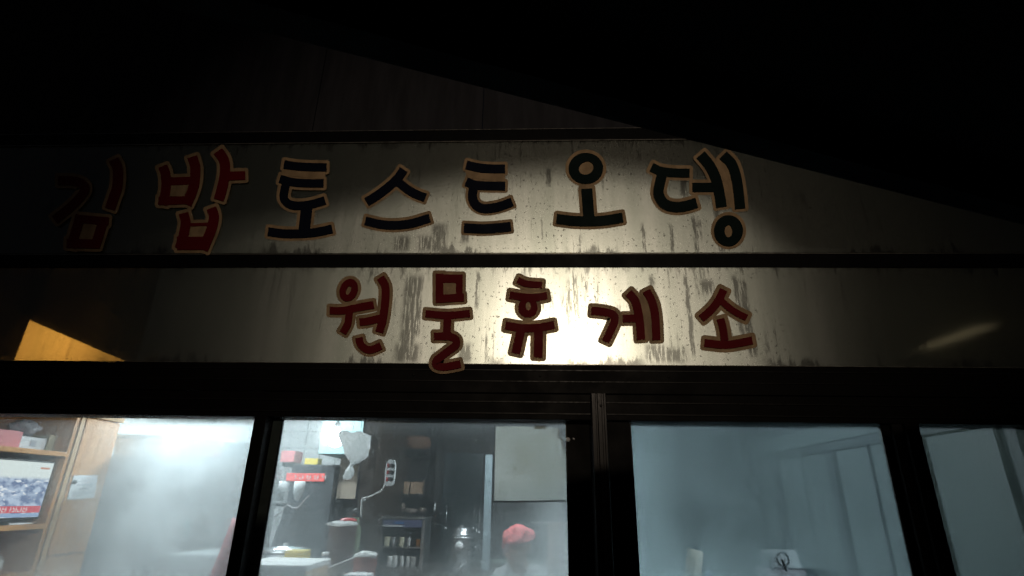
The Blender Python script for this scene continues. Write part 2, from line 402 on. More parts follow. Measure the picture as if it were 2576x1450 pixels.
# closed unseen box added to keep the sign bulb's light in
SB = thing('sign_box', (0, .4, 2.11), 'unseen dark box added behind the two sign boards to hold the light', 'sign box')
box('back_panel', -3.5, 3.2, .80, .82, 2.12, 3.4, M_BOX, SB)
box('top_panel', -3.5, 3.2, .052, .80, 3.40, 3.42, M_BOX, SB)
box('bottom_panel', -3.5, 3.2, .125, .80, 2.112, 2.125, M_BOX, SB)
for x in (-3.5, 3.19): box('end_panel', x, x+.01, .052, .80, 2.126, 3.399, M_BOX, SB)

# posts and windows
box('post', -1.226, -1.172, -.02, .10, 1.02, WIN_T-.001, M_FRAME, stall, .003)
def grooved_post(x0, x1, y0, z0, z1, m):
    prof = [(x0, y0+.02), (x0, y0+.003), (x0+.004, y0), (x0+.018, y0), (x0+.021, y0+.008), (x0+.026, y0+.008), (x0+.029, y0), (x1-.022, y0),
            (x1-.019, y0+.006), (x1-.012, y0+.006), (x1-.010, y0), (x1-.003, y0), (x1, y0+.003), (x1, y0+.02)]
    n = len(prof); vs = [(p[0], p[1], z0) for p in prof]+[(p[0], p[1], z1) for p in prof]
    fs = [tuple(range(n)), tuple(range(2*n-1, n-1, -1))]+[(i, (i+1) % n, n+(i+1) % n, n+i) for i in range(n)]
    return raw('grooved_post', vs, fs, m, stall)
gp = grooved_post(.244, .309, -.032, 1.02, 1.982, M_POST); gp['label'] = 'grey grooved aluminium post between the window pairs'
for z in (1.93, 1.60):
    ball('screw', (.285, -.034, z), (.006, .003, .006), M_BLACKP, stall, 10, 6)
box('post', .2435, .3095, -.011, .10, 1.02, WIN_T-.001, M_FRAME, stall)
box('post', 1.545, 1.602, -.02, .10, 1.02, WIN_T-.001, M_FRAME, stall, .003)
box('post', 2.40, 3.2, -.02, .10, 1.02, WIN_T-.001, M_FRAME, stall, .003)

def window(x0, x1, y, m, stile_l, stile_r, ml=None, mr=None):
    w = box('window', x0-stile_l, x1+stile_r, y-.012, y+.012, 1.021, 1.06, M_FRAME, stall)     # bottom rail carries the rest
    box('frame', x0-stile_l, x0, y-.012, y+.012, 1.0605, WIN_T-.002, ml or M_FRAME, w)
    box('frame', x1, x1+stile_r, y-.012, y+.012, 1.0605, WIN_T-.002, mr or M_FRAME, w)
    for (a_, b_, c_, d_) in ((x0, x0+.005, 1.061, WIN_T-.007), (x1-.005, x1, 1.061, WIN_T-.007)): box('seal', a_, b_, y-.009, y-.002, c_, d_, M_SEAL, w)
    raw('pane', [(x0, y, 1.06), (x1, y, 1.06), (x1, y, WIN_T-.0005), (x0, y, WIN_T-.0005)], [(0, 1, 2, 3)], m, w, fix=False)
    return w
M_G1 = mat_fog('misted glass beside the wood cupboard', .08, [(-1.58, 1.40, .86, 1.0, .36), (-1.38, 1.84, .60, .34, .30), (-2.0, 1.12, .8, .28, .18)], blur=.10, seed=1.0)
M_G2 = mat_fog('misted glass with clear middle', .07, [(-1.18, 1.75, .42, .9, .28), (-1.05, 1.20, .75, .42, .28), (.03, 1.16, .60, .46, .62), (.12, 1.40, .22, .7, .34), (-.45, 1.10, .8, .26, .36), (-.3, 1.92, .9, .15, .14)], blur=.12, seed=4.0)
M_G3 = mat_fog('evenly misted glass', .27, [(.35, 1.5, .32, .9, .28), (.5, 1.10, .75, .42, .36), (1.0, 1.05, 1.2, .50, .26), (.9, 1.95, 1.2, .16, .08), (.974, 1.325, .075, .09, -.40), (.634, 1.320, .065, .10, -.32), (.45, 1.15, .40, .30, .25)], tint=(.62, .84, .90), blur=.10, seed=7.0)
M_G4 = mat_fog('dim misted glass', .22, [], tint=(.55, .72, .68), blur=.10, seed=9.0)
window(-2.62, -1.228, .030, M_G1, .06, .0)
window(-1.130, .142, .055, M_G2, .040, .10, ml=mat('frame with green glass edge', (.05, .07, .068), .4, 0, .3))
window(.412, 1.472, .030, M_G3, .10, .03)
box('stile', 1.5025, 1.5445, .0, .05, 1.0605, WIN_T-.002, M_POST, stall)
window(1.606, 2.36, .055, M_G4, .003, .04)

# interior wall linings
tiles = 0
for iz in range(9):                                   # tiled back wall of the kitchen corner
    for ix in range(14):
        x0 = -3.15+ix*.155; z0 = 1.05+iz*.155
        if x0+.15 > -1.0: continue
        if tiles == 0:
            t0 = box('tile', x0, x0+.15, 2.990, 3.0005, z0, z0+.15, M_TILE, stall); tx, tz = x0, z0
        else:
            t = t0.copy(); link(t); t.location = (x0-tx, RNG.uniform(-.0015, .0015), z0-tz); t.parent = stall
        tiles += 1
# right hand side wall: beam, posts and sliding panels
box('wall_beam', 2.03, 2.099, .15, 2.99, 1.955, 2.07, M_SIDEP, stall, .004)
box('wall_rail', 2.05, 2.099, .15, 2.99, 1.90, 1.953, M_SIDEF, stall)
for y in (2.55, 1.62, .70): box('wall_post', 2.04, 2.099, y-.04, y+.04, .9, 1.898, M_SIDEF, stall, .004)
for (a, b) in ((2.62, 2.98), (2.12, 2.50), (1.67, 2.08), (1.20, 1.57), (.75, 1.16), (.20, .65)):
    box('sliding_panel', 2.07, 2.098, a, b, .9, 1.89, M_SIDEP, stall, .003)
box('partition_wall', -1.12, -1.09, 1.30, 2.98, .06, 2.41, M_DARKB, stall)
box('partition_post', -1.125, -1.02, 1.235, 1.299, .06, 2.41, M_DARKB, stall, .006)
box('trim_strip', -1.1275, -1.119, 1.228, 1.24, .06, 2.405, M_POST, stall)
box('back_lining', .56, 2.09, 2.93, 2.985, .06, 2.41, M_SIDEF, stall)
box('dark_lining', -1.08, .55, 2.72, 2.76, .06, 2.41, M_BLACKW, stall)  # near-black wood, darkened to read as the dim room
box('splash_panel', -1.05, .40, 2.700, 2.712, .93, 1.075, M_GREENP, stall)
box('grey_upright', -.372, -.318, 1.90, 1.95, .06, 1.862, mat('pale grey upright', (.30, .37, .40), .5), stall, .004)['label'] = 'pale grey upright behind the glass'

# canopy over the forecourt, its edge crossing the view
can = thing('canopy', (0, -2.0, 2.2), 'black canopy whose edge cuts across the top right corner', 'canopy')
zc = 2.2
def onz(x, y, z): d = ray(x, y); return EYE+d*(z-EYE[2])/d[2]
e0, e1 = onz(850, 128, zc-.042), onz(2576, 566, zc-.042); e0[2] = e1[2] = zc
dv = (e1-e0)/np.linalg.norm(e1-e0); a, b = e0-dv*3.2, e1+dv*2.2
nb = np.array([dv[1], -dv[0], 0]); nb = nb if nb[1] < 0 else -nb
q0, q1 = a+nb*0.9, b+nb*0.9
NS = 12
for i in range(NS):                                   # overlapping sheets of the canopy roof
    s0, s1 = i/NS, (i+1)/NS
    A, B = a+(b-a)*s0, a+(b-a)*(s1-.0005); D, Cc = q0+(q1-q0)*s0, q0+(q1-q0)*(s1-.0005)
    up_ = np.array([0, 0, .03])
    hexa('roof_sheet', [A, B, Cc, D, A+up_, B+up_, Cc+up_, D+up_], M_CANOPY, can)
n1 = nb*.05
hexa('edge_bar', [a-up_*1.4, b-up_*1.4, b+n1-up_*1.4, a+n1-up_*1.4, a-up_*.02, b-up_*.02, b+n1-up_*.02, a+n1-up_*.02], M_CANOPY, can)
for s in (.06, .94):
    c = q0+(q1-q0)*s-nb*.2
    box('post', c[0]-.05, c[0]+.05, c[1]-.05, c[1]+.05, .0, zc-.002, M_CANOPY, can)

# lamps behind the photographer
fp = thing('flood_lamp', (FLOOD[0], FLOOD[1]-.12, 0), 'dark pole with flood lamp behind the photographer', 'lamp')
tube('pole', [(FLOOD[0], FLOOD[1]-.16, 0), (FLOOD[0], FLOOD[1]-.16, 4.2)], .04, M_BLACKP, fp)
box('head', FLOOD[0]-.15, FLOOD[0]+.15, FLOOD[1]-.16, FLOOD[1]-.10, FLOOD[2]-.1, FLOOD[2]+.1, M_BLACKP, fp, .01)
def mirr(x, y, Yr): p = P(x, y, 0); d = p-EYE; d[1] *= -1; return p+d*(-Yr/2.4)
t0_, t1_ = mirr(2330, 875, -5.4), mirr(2485, 820, -5.4)
yt = thing('tube_lamp', (t0_[0], -5.4, 0), 'slanted yellowish tube lamp reflected in the lower sign', 'lamp')
tube('tube', [t0_, t1_], .020, M_YTUBE, yt)
tube('pole', [(t0_[0]+.4, -5.55, 0), (t0_[0]+.4, -5.55, t0_[2]+.2)], .04, M_BLACKP, yt)

# ================================================================== sign boards
def sheet(name, x0, x1, z0, z1, y, m, parent):
    return raw(name, [(x0, y, z0), (x1, y, z0), (x1, y, z1), (x0, y, z1)], [(0, 1, 2, 3)], m, parent, fix=False)
upper = thing('sign_board', (0, 0, 2.661), 'upper translucent sign board with six large letters 김밥 토스트 오뎅', 'sign')
lower = thing('sign_board', (0, 0, 2.116), 'lower brightly lit sign board with red letters 원물휴게소', 'sign')
sheet('panel', -3.4, 3.19, 2.668, 3.3145, .001, mat_panel('grimy acrylic of the upper sign', 3.3), upper)
sheet('panel', -3.4, 3.19, 2.1155, 2.5925, .001, mat_panel('grimy acrylic of the lower sign', 1.0), lower)

def stroke_strip(pts, w, e=0.0):
    """left and right borders of a pen stroke of width w, grown by e with rounded corners (photo units)"""
    L = smooth_line(pts, 7) if len(pts) > 2 else [np.array(p, float) for p in pts]
    if len(L) == 2: L = [L[0]+(L[1]-L[0])*k/6 for k in range(7)]
    T = []
    for i in range(len(L)):
        t = L[min(i+1, len(L)-1)]-L[max(i-1, 0)]; T.append(t/np.linalg.norm(t))
    left, right = [], []
    def sec(p, t, h): nrm = np.array([-t[1], t[0]]); left.append(p+nrm*h); right.append(p-nrm*h)
    h = w/2+e
    if e:
        for a in (0, 22, 45, 68): q = math.radians(a); sec(L[0]-T[0]*e*math.cos(q), T[0], h-e*.75*(1-math.sin(q)))
    for p, t in zip(L, T): sec(p, t, h)
    if e:
        for a in (68, 45, 22, 0): q = math.radians(a); sec(L[-1]+T[-1]*e*math.cos(q), T[-1], h-e*.75*(1-math.sin(q)))
    return left, right
def ell(c, rx, ry, rot=0.0, n=36):
    R = math.radians(rot); o = []
    for k in range(n):
        a = 2*math.pi*k/n; x, y = rx*math.cos(a), ry*math.sin(a)
        o.append(np.array([c[0]+x*math.cos(R)-y*math.sin(R), c[1]+x*math.sin(R)+y*math.cos(R)]))
    return o
def letter(sign, label, mcol, frame, items, fills=(), e_src=14.0, wob=0):
    ox, oy, s = frame
    def to3(q, Y): return P((ox+q[0]/s)/1.5901, (oy+q[1]/s)/1.5901, Y)
    e = e_src*s*.92
    vo, fo, vc, fc = [], [], [], []
    def slab(V, F, poly, yf, yb):
        k, n = len(V), len(poly)
        V += [to3(q, yf) for q in poly]+[to3(q, yb) for q in poly]
        for i in range(n): F.append((k+i, k+(i+1) % n, k+n+(i+1) % n, k+n+i))
        F.append(tuple(range(k, k+n)))
    def strip(V, F, lr, yf, yb):
        l_, r_ = lr; k, n = len(V), len(l_)
        V += [to3(q, yf) for q in l_]+[to3(q, yf) for q in r_]+[to3(q, yb) for q in l_]+[to3(q, yb) for q in r_]
        for i in range(n-1): F += [(k+i, k+i+1, k+n+i+1, k+n+i), (k+i, k+i+1, k+2*n+i+1, k+2*n+i), (k+n+i, k+n+i+1, k+3*n+i+1, k+3*n+i)]
        for i in (0, n-1): F.append((k+i, k+n+i, k+3*n+i, k+2*n+i))
    def ring(V, F, o_, h_, yf, yb):
        k, n = len(V), len(o_)
        V += [to3(q, yf) for q in o_]+[to3(q, yf) for q in h_]+[to3(q, yb) for q in o_]+[to3(q, yb) for q in h_]
        for i in range(n):
            j = (i+1) % n
            F += [(k+i, k+j, k+n+j, k+n+i), (k+i, k+j, k+2*n+j, k+2*n+i), (k+n+i, k+n+j, k+3*n+j, k+3*n+i)]
    step = .00035
    for i, it in enumerate(items):
        yo, yc = -.0085-i*step, -.0135-i*step
        if it[0] == 'E':
            _, c, rx, ry, rot, hc, hx, hy, hrot = it
            slab(vo, fo, ell(c, rx+e, ry+e, rot), yo, -.0055)
            ring(vc, fc, ell(c, rx, ry, rot), ell(hc, hx, hy, hrot-rot if False else hrot), yc, yo+.0002)
        else:
            pts, w = it
            strip(vo, fo, stroke_strip(pts, w, e), yo, -.0055)
            strip(vc, fc, stroke_strip(pts, w), yc, yo+.0002)
    for i, poly in enumerate(fills):
        slab(vo, fo, [np.array(q, float) for q in poly], -.0085-(len(items)+i)*step, -.0055)
    core = raw('letter', vc, fc, mcol, sign, fix=False); core['label'] = label
    raw('outline', vo, fo, M_TAN, core, fix=False)
    return core

F1 = (180, 540, 2.9); F2 = (580, 560, 3.0208); F3 = (1020, 600, 3.8158); F4 = (1400, 620, 3.5778); F5 = (2160, 580, 2.9273)
F6 = (1200, 1000, 2.575); F7 = (2000, 1000, 2.3418)
letter(upper, 'dark red letter 김 fading into the dark', M_LRED, F1, [
    ([(150, 530), (300, 532), (420, 562), (462, 630), (400, 730), (280, 850), (110, 985)], 104),
    ([(795, 285), (843, 400), (837, 600), (792, 740), (752, 860)], 118),
    ([(385, 972), (738, 1005)], 92), ([(682, 975), (580, 1300)], 112), ([(412, 930), (300, 1308)], 110), ([(250, 1258), (632, 1268)], 104)],
    [[(445, 1025), (612, 1035), (550, 1212), (380, 1202)]])
letter(upper, 'dark red letter 밥', M_LRED, F2, [
    ([(212, 318), (248, 420), (252, 600), (212, 787)], 116), ([(570, 205), (606, 330), (600, 500), (562, 640), (500, 782)], 122),
    ([(235, 505), (600, 490)], 94), ([(165, 740), (535, 727)], 96),
    ([(880, 135), (955, 250), (965, 400), (932, 580), (890, 726)], 124), ([(960, 437), (1210, 430)], 105),
    ([(465, 885), (490, 1000), (465, 1150), (418, 1312)], 118), ([(800, 825), (832, 930), (802, 1080), (745, 1220), (700, 1330)], 122),
    ([(480, 1027), (800, 1018)], 38), ([(385, 1250), (735, 1250)], 158)],
    [[(308, 553), (520, 545), (475, 682), (292, 684)], [(556, 1048), (742, 1040), (700, 1166), (524, 1172)]])
letter(upper, 'navy letter 토', M_LNAVY, F3, [
    ([(442, 220), (600, 247), (800, 262), (1092, 267)], 127), ([(380, 440), (560, 490), (750, 507), (1048, 510)], 125),
    ([(470, 520), (437, 700), (470, 790), (560, 842), (700, 852), (870, 828), (1068, 770)], 128),
    ([(790, 870), (752, 1215)], 174), ([(198, 1248), (450, 1278), (750, 1275), (950, 1253), (1178, 1205)], 132)],
    [[(420, 300), (1085, 330), (1060, 445), (400, 390)]], 13)
letter(upper, 'navy letter 스', M_LNAVY, F4, [
    ([(768, 210), (690, 325), (560, 450), (400, 572), (236, 675)], 126), ([(680, 380), (820, 490), (940, 560), (1080, 612)], 122),
    ([(218, 942), (430, 993), (640, 1007), (880, 980), (1142, 903)], 124)], e_src=12.5)
letter(upper, 'navy letter 트', M_LNAVY, F4, [
    ([(1663, 142), (1850, 185), (2050, 200), (2220, 198)], 125), ([(1663, 382), (1780, 425), (1950, 442), (2222, 446)], 124),
    ([(1768, 460), (1752, 600), (1790, 700), (1870, 757), (1980, 768), (2150, 735), (2322, 672)], 130),
    ([(1630, 1045), (1900, 1058), (2120, 1045), (2303, 1025)], 135)],
    [[(1640, 200), (2220, 262), (2222, 385), (1680, 330)]], e_src=11.5)
letter(upper, 'black green letter 오', M_LGREEN, F5, [
    ('E', (537, 275), 203, 182, 0, (542, 271), 90, 74, -32), ([(548, 513), (573, 850)], 130),
    ([(192, 865), (400, 890), (600, 895), (780, 882), (970, 850)], 116)])
letter(upper, 'black green letter 뎅', M_LGREEN, F5, [
    ([(1305, 258), (1400, 302), (1550, 325), (1753, 330)], 103), ([(1434, 330), (1388, 530), (1410, 630), (1480, 702), (1600, 728), (1720, 712), (1835, 677)], 122),
    ([(1785, 497), (2060, 497)], 106), ([(1882, 115), (1985, 240), (2055, 380), (2098, 550), (2125, 728)], 124),
    ([(2145, 120), (2245, 225), (2298, 380), (2327, 560), (2345, 747)], 120),
    ('E', (2208, 1005), 170, 182, 0, (2208, 1010), 45, 73, 0)],
    [[(2056, 155), (2112, 158), (2200, 245), (2245, 400), (2280, 745), (2190, 730), (2160, 540), (2110, 350)]])
letter(lower, 'dark red letter 원', M_LRED, F6, [
    ('E', (502, 415), 92, 120, 22, (500, 418), 24, 47, 22), ([(305, 625), (440, 626), (620, 590), (760, 566)], 78),
    ([(508, 640), (492, 760), (440, 857)], 76), ([(828, 284), (876, 370), (881, 480), (868, 620), (848, 740), (815, 850)], 84),
    ([(612, 745), (700, 735), (840, 702)], 78), ([(605, 905), (625, 972), (680, 1022), (740, 1028), (835, 988)], 78)])
letter(lower, 'dark red letter 물 hanging over the bottom edge', M_LRED, F6, [
    ([(1436, 245), (1437, 546)], 80), ([(1642, 256), (1640, 505)], 70), ([(1400, 296), (1677, 298)], 86), ([(1398, 506), (1690, 490)], 82),
    ([(1292, 658), (1520, 675), (1750, 655)], 76), ([(1520, 680), (1513, 870)], 82),
    ([(1378, 892), (1530, 892), (1602, 922), (1606, 980), (1540, 1035)], 80), ([(1580, 1003), (1500, 1063), (1402, 1138)], 80), ([(1418, 1120), (1396, 1165), (1415, 1196), (1480, 1206), (1560, 1195), (1655, 1175)], 78)],
    [[(1470, 330), (1610, 330), (1612, 466), (1474, 468)]])
letter(lower, 'dark red letter 휴 over the brightest part', M_LRED, F7, [
    ([(165, 282), (250, 318), (395, 330)], 62), ([(90, 423), (200, 440), (330, 447), (442, 428)], 70),
    ('E', (262, 543), 92, 92, 0, (265, 525), 25, 40, 0), ([(50, 708), (200, 732), (350, 730), (510, 703)], 76),
    ([(197, 750), (147, 972)], 84), ([(362, 750), (357, 1010)], 84)], e_src=16)
letter(lower, 'dark red letter 게', M_LRED, F7, [
    ([(855, 570), (960, 580), (1058, 606), (1074, 660), (1045, 740), (988, 862)], 76), ([(1150, 645), (1285, 641)], 73),
    ([(1203, 402), (1262, 470), (1292, 570), (1312, 700), (1322, 843)], 78), ([(1372, 383), (1430, 500), (1456, 640), (1466, 846)], 76)],
    [[(1300, 440), (1360, 420), (1425, 640), (1430, 850), (1357, 850), (1345, 640)]], e_src=16)
letter(lower, 'dark red letter 소', M_LRED, F7, [
    ([(2097, 374), (2042, 480), (1975, 565), (1885, 645)], 76), ([(2060, 465), (2150, 545), (2230, 597), (2312, 636)], 62),
    ([(2065, 645), (2090, 740), (2106, 850)], 72), ([(1915, 872), (2100, 890), (2230, 875), (2365, 848)], 74)], e_src=17)

# added bulbs and baffles inside the light box
bulb_p = P(1412, 862, 0); BY = .40
sb = thing('added_sign_bulb', (bulb_p[0], BY, 2.126), 'warm bulb added behind the lower sign board for its bright spot', 'lamp')
ball('bulb', (bulb_p[0], BY, 2.22), .058, M_BULBY, sb)
lamp('POINT', 'added_sign_light', (bulb_p[0], BY, 2.22), 64.0, (1.0, .90, .74), shadow_soft_size=.05)  # bulb added to make the bright spot on the sign
lathe('socket', [(.03, 0), (.03, .03), (.022, .045)], (bulb_p[0], BY, 2.127), M_WHITEP, sb)
# unseen baffle added to shade the top of the upper sign in an arch
arch = [(330, 652), (480, 610), (700, 560), (900, 520), (1060, 480), (1220, 450), (1400, 436), (1560, 440), (1700, 462), (1800, 505), (1870, 560), (1960, 645), (1990, 652)]
Bc = np.array([bulb_p[0], BY, 2.22]); ap = [Bc+(P(x, y, 0)-Bc)*.55 for x, y in arch]
yS = ap[0][1]
prism('arch_baffle', [(-3.38, ap[0][2]), (ap[0][0], ap[0][2])]+[(p[0], p[2]) for p in ap[1:-1]]+[(ap[-1][0], ap[-1][2]), (3.15, ap[-1][2]), (3.15, 3.31), (-3.38, 3.31)], yS, yS+.003, M_SHEET, SB)
lx = Bc+(P(690, 800, 0)-Bc)*.25
rx_ = Bc+(P(1965, 800, 0)-Bc)*.30
box('shade_plate', rx_[0], 3.1, rx_[1], rx_[1]+.003, 2.127, 2.42, M_SHEET, SB)  # unseen plates added to dim both ends of the lower sign
box('shade_plate', -2.2, lx[0], lx[1], lx[1]+.003, 2.127, 2.36, M_SHEET, SB)
# unseen amber bulb and baffles added to shape the orange wedge of light
def fxz(x, y): p = P(x, y, .0); return (p[0], p[2])
Ab = np.array([-2.25, .30, 2.22])
def fsh(x, y): p = Ab+(P(x, y, 0)-Ab)*.90; return (p[0], p[2])
ta, tb, tc = fsh(75, 806), fsh(30, 925), fsh(352, 925)
prism('shade_sheet', [ta, tc, (tc[0]+.02, 2.126), (tc[0]+.02, 2.59), (ta[0]-.10, 2.59), (ta[0]-.10, ta[1]+.036)], .030, .032, M_TIN, SB)
prism('shade_sheet', [(-3.4, 2.126), (tb[0], 2.126), ta, (ta[0], 2.59), (-3.4, 2.59)], .034, .036, M_TIN, SB)
box('baffle_side', tc[0]+.021, tc[0]+.026, .003, .798, 2.126, 2.62, M_OPAQUE, SB)
box('baffle_lid', -3.38, tc[0]+.014, .016, .798, 2.60, 2.61, M_OPAQUE, SB)
ab = thing('added_amber_bulb', (-2.25, .30, 2.126), 'unseen amber bulb added behind the lower sign for the orange wedge', 'lamp')
ball('bulb', (-2.25, .30, 2.22), .03, M_BULBO, ab)
lamp('POINT', 'added_amber_light', (-2.25, .30, 2.22), 9.0, (1.0, .45, .075), shadow_soft_size=.03)
lathe('socket', [(.02, 0), (.02, .05), (.014, .065)], (-2.25, .30, 2.127), M_WHITEP, ab)

# water drops standing along the lip under the upper sign
def mat_drop():
    mt, nt, out = new_mat('water drop'); n = N(nt)
    g = n.add('ShaderNodeBsdfGlass'); g.inputs['Roughness'].default_value = .02; g.inputs['IOR'].default_value = 1.33
    t = n.add('ShaderNodeBsdfTranslucent'); t.inputs[0].default_value = (1, .95, .82, 1)
    nt.links.new(n.mixs(.8, g.outputs[0], t.outputs[0]), out.inputs[0]); return mt
M_DROP = mat_drop()
dv_, df_ = [], []
def add_drop(x, y, z, r, V=None, F=None):          # a bead standing on the edge, bulging towards the viewer
    V = dv_ if V is None else V; F = df_ if F is None else F
    k = len(V); n = 8
    for (q, d) in ((1.0, 0.0), (.75, .55)):
        for i in range(n): a = 2*math.pi*i/n; V.append((x+q*r*math.cos(a), y-d*r, z+q*r*math.sin(a)))
    V.append((x, y-.8*r, z))
    for i in range(n):
        j = (i+1) % n; F.append((k+i, k+j, k+n+j, k+n+i)); F.append((k+n+i, k+n+j, k+2*n))
for i in range(85):
    x = RNG.uniform(-.95, 1.35) if i < 62 else RNG.uniform(-.05, .35)
    add_drop(x, -.002, 2.6648, RNG.uniform(.0024, .0055))
for i in range(12): add_drop(RNG.uniform(-2.4, -1.92), -.006, 2.121+RNG.uniform(0, .008), RNG.uniform(.002, .004))
dr = raw('water_drops', dv_, df_, M_DROP, None, smooth=True, kind='stuff'); dr['label'] = 'row of small water drops along the sign edge'; dr['category'] = 'water drops'
sv_, sf_ = [], []
for (x0, x1, z0, z1, y, n_) in ((-1.0, .13, 1.30, 1.86, .0515, 46), (.42, 1.45, 1.25, 1.86, .0265, 46), (-2.0, -1.25, 1.3, 1.8, .0265, 22), (-.2, .13, 1.25, 1.86, .0515, 18)):
    for i in range(n_):
        add_drop(RNG.uniform(x0, x1), y, z0+(z1-z0)*RNG.uniform(0, 1)**.7, .0008+.0021*RNG.uniform(0, 1)**3, sv_, sf_)
sp = raw('glass_specks', sv_, sf_, M_DROP, None, smooth=True, kind='stuff'); sp['label'] = 'tiny pale specks spattered on the window panes'; sp['category'] = 'specks'

# ================================================================== kitchen behind the glass
# ---- lights of the kitchen
def tube_fixture(cx, cy, cz, length, label, watts, along='y'):
    t = thing('fluorescent_lamp', (cx, cy, cz), label, 'lamp')
    h = length/2
    if along == 'y':
        box('housing', cx-.04, cx+.04, cy-h, cy+h, cz+.04, cz+.065, M_WHITEP, t, .004)
        tube('tube', [(cx, cy-h+.02, cz+.02), (cx, cy+h-.02, cz+.02)], .016, M_TUBE, t, 10)
        for q in (-.33, 0, .33): lamp('POINT', 'tube_light', (cx, cy+q*length, cz-.005), watts/3, (.84, .95, 1.0), shadow_soft_size=.035)
    else:
        box('housing', cx-h, cx+h, cy-.04, cy+.04, cz+.04, cz+.065, M_WHITEP, t, .004)
        tube('tube', [(cx-h+.02, cy, cz+.02), (cx+h-.02, cy, cz+.02)], .016, M_TUBE, t, 10)
        for q in (-.33, 0, .33): lamp('POINT', 'tube_light', (cx+q*length, cy, cz-.005), watts/3, (.84, .95, 1.0), shadow_soft_size=.035)
    for s in (-1, 1):
        x, y = (cx, cy+s*(h-.05)) if along == 'y' else (cx+s*(h-.05), cy)
        tube('hanger', [(x, y, cz+.065), (x, y, 2.049 if y < .83 else 2.419)], .003, M_BLACKP, t, 6)
    return t
lp = P(560, 1088, .31)
tube_fixture(lp[0]-.05, .31, 1.955, .55, 'glaring fluorescent lamp just above the misted left window', 16.0, 'x')
tube_fixture(-2.1, 1.75, 2.28, 1.1, 'fluorescent lamp under the ceiling by the tiled wall', 72.0, 'x')
tube_fixture(.25, 1.25, 2.12, 1.6, 'unseen fluorescent lamp added to brighten the steamy middle room', 39.0, 'x')  # added out of view to light the middle room and third window

# ---- left: open TV shelving and the tall cupboard on the side wall
WX = -2.70
wc = thing('wall_unit', (-2.95, .5, .06), 'orange pine shelving unit holding the television', 'shelf unit')
box('back_board', -3.195, -3.18, -.0+.16, .775, .07, 2.2, M_WOOD, wc)
box('side_board', -3.178, WX-.004, .775, .80, .07, 2.2, M_WOOD, wc)
for z, lab in ((1.735, None), (1.355, None), (1.12, None), (.9, None)):
    box('shelf', -3.178, WX, .16, .773, z, z+.025, M_WOOD, wc, .002)
box('drawer_front', WX-.02, WX+.002, .16, .772, .93, 1.118, M_WOODL, wc, .003)
cb = thing('cupboard', (-2.95, .95, .06), 'tall orange pine cupboard with a paper notice on its door', 'cupboard')
box('body', -3.195, WX-.012, .803, 1.13, .07, 2.05, M_WOOD, cb)
dr_ = box('door', WX-.011, WX+.008, .838, 1.115, 1.215, 1.965, M_WOOD, cb, .004)
box('lower_door', WX-.011, WX+.008, .838, 1.115, .12, 1.20, M_WOOD, cb, .004)
box('stile', WX-.011, WX+.004, .804, .835, .07, 2.05, M_WOODL, cb, .002)
box('cornice', WX-.011, WX+.02, .804, 1.13, 1.97, 2.0, M_WOODL, cb, .004)
ball('knob', (WX+.018, .868, 1.60), .012, M_DARKB, cb, 12, 8)
nz = [PX(186, 1196, WX+.010), PX(247, 1196, WX+.010), PX(236, 1252, WX+.010), PX(168, 1258, WX+.010)]
nt_ = raw('paper_notice', nz+[p+np.array([.0012, 0, 0]) for p in nz], [(0, 1, 2, 3), (4, 5, 6, 7), (0, 1, 5, 4), (1, 2, 6, 5), (2, 3, 7, 6), (3, 0, 4, 7)], M_PAPER)
tag(nt_, 'white paper notice with faint lines taped on the pine cupboard', 'notice')
def lerp(a, b, t): return np.array(a)+(np.array(b)-np.array(a))*t
for i, (t, a_, b_) in enumerate(((.22, .35, .62), (.38, .2, .85), (.55, .3, .7), (.74, .18, .88))):
    L0, R0 = lerp(nz[0], nz[3], t), lerp(nz[1], nz[2], t); L1, R1 = lerp(nz[0], nz[3], t+.05), lerp(nz[1], nz[2], t+.05)
    pp = [lerp(L0, R0, a_), lerp(L0, R0, b_), lerp(L1, R1, b_), lerp(L1, R1, a_)]
    raw('printed_line', [p+np.array([.002, 0, 0]) for p in pp], [(0, 1, 2, 3)], M_INK, nt_)
# television
TX = -2.745
tvz0, tvz1, tvy1 = 1.412, 1.695, .992-.23
tvy1 = PX(134, 1200, TX)[1]; 
tv = thing('television', (TX, .45, 1.38), 'flat television showing a news picture with a red caption bar', 'television')
tvy1 = min(tvy1, .765)
box('casing', TX-.04, TX-.001, .165, tvy1, 1.405, 1.705, M_BLACKP, tv, .004)
box('stand', TX-.10, TX+.03, .34, .56, 1.381, 1.404, M_BLACKP, tv, .003)
def mat_screen():
    mt, nt, out = new_mat('television picture'); n = N(nt)
    e = n.add('ShaderNodeEmission'); x, z = n.xz()
    g = n.noise(n.pos((1, 1, 1.6)), 16, 4, .6); h = n.noise(n.pos((1, 1, 2.4), (0, 4, 0)), 26, 2, .5)
    band = n.ramp(z, 1.60, 1.625)
    c = n.mixc(n.ramp(g, .40, .60), (.14, .19, .33, 1), (.46, .54, .68, 1))
    c = n.mixc(n.ramp(h, .60, .66), c, (.80, .82, .86, 1))
    c = n.mixc(band, c, (.72, .78, .76, 1))
    nt.links.new(c, e.inputs[0]); e.inputs[1].default_value = 1.0
    nt.links.new(e.outputs[0], out.inputs[0]); return mt
def yz_sheet(name, y0, y1, z0, z1, x, m, parent): return raw(name, [(x, y0, z0), (x, y1, z0), (x, y1, z1), (x, y0, z1)], [(0, 1, 2, 3)], m, parent, fix=False)
sc_ = yz_sheet('screen', .172, tvy1-.008, 1.415, 1.697, TX+.0012, mat_screen(), tv)
yz_sheet('caption_bar', .172, tvy1-.012, 1.438, 1.472, TX+.0030, emis('red caption', (.62, .10, .13), .9), sc_)
yz_sheet('ticker_bar', .172, tvy1-.012, 1.418, 1.435, TX+.0030, emis('blue ticker', (.30, .42, .62), .9), sc_)
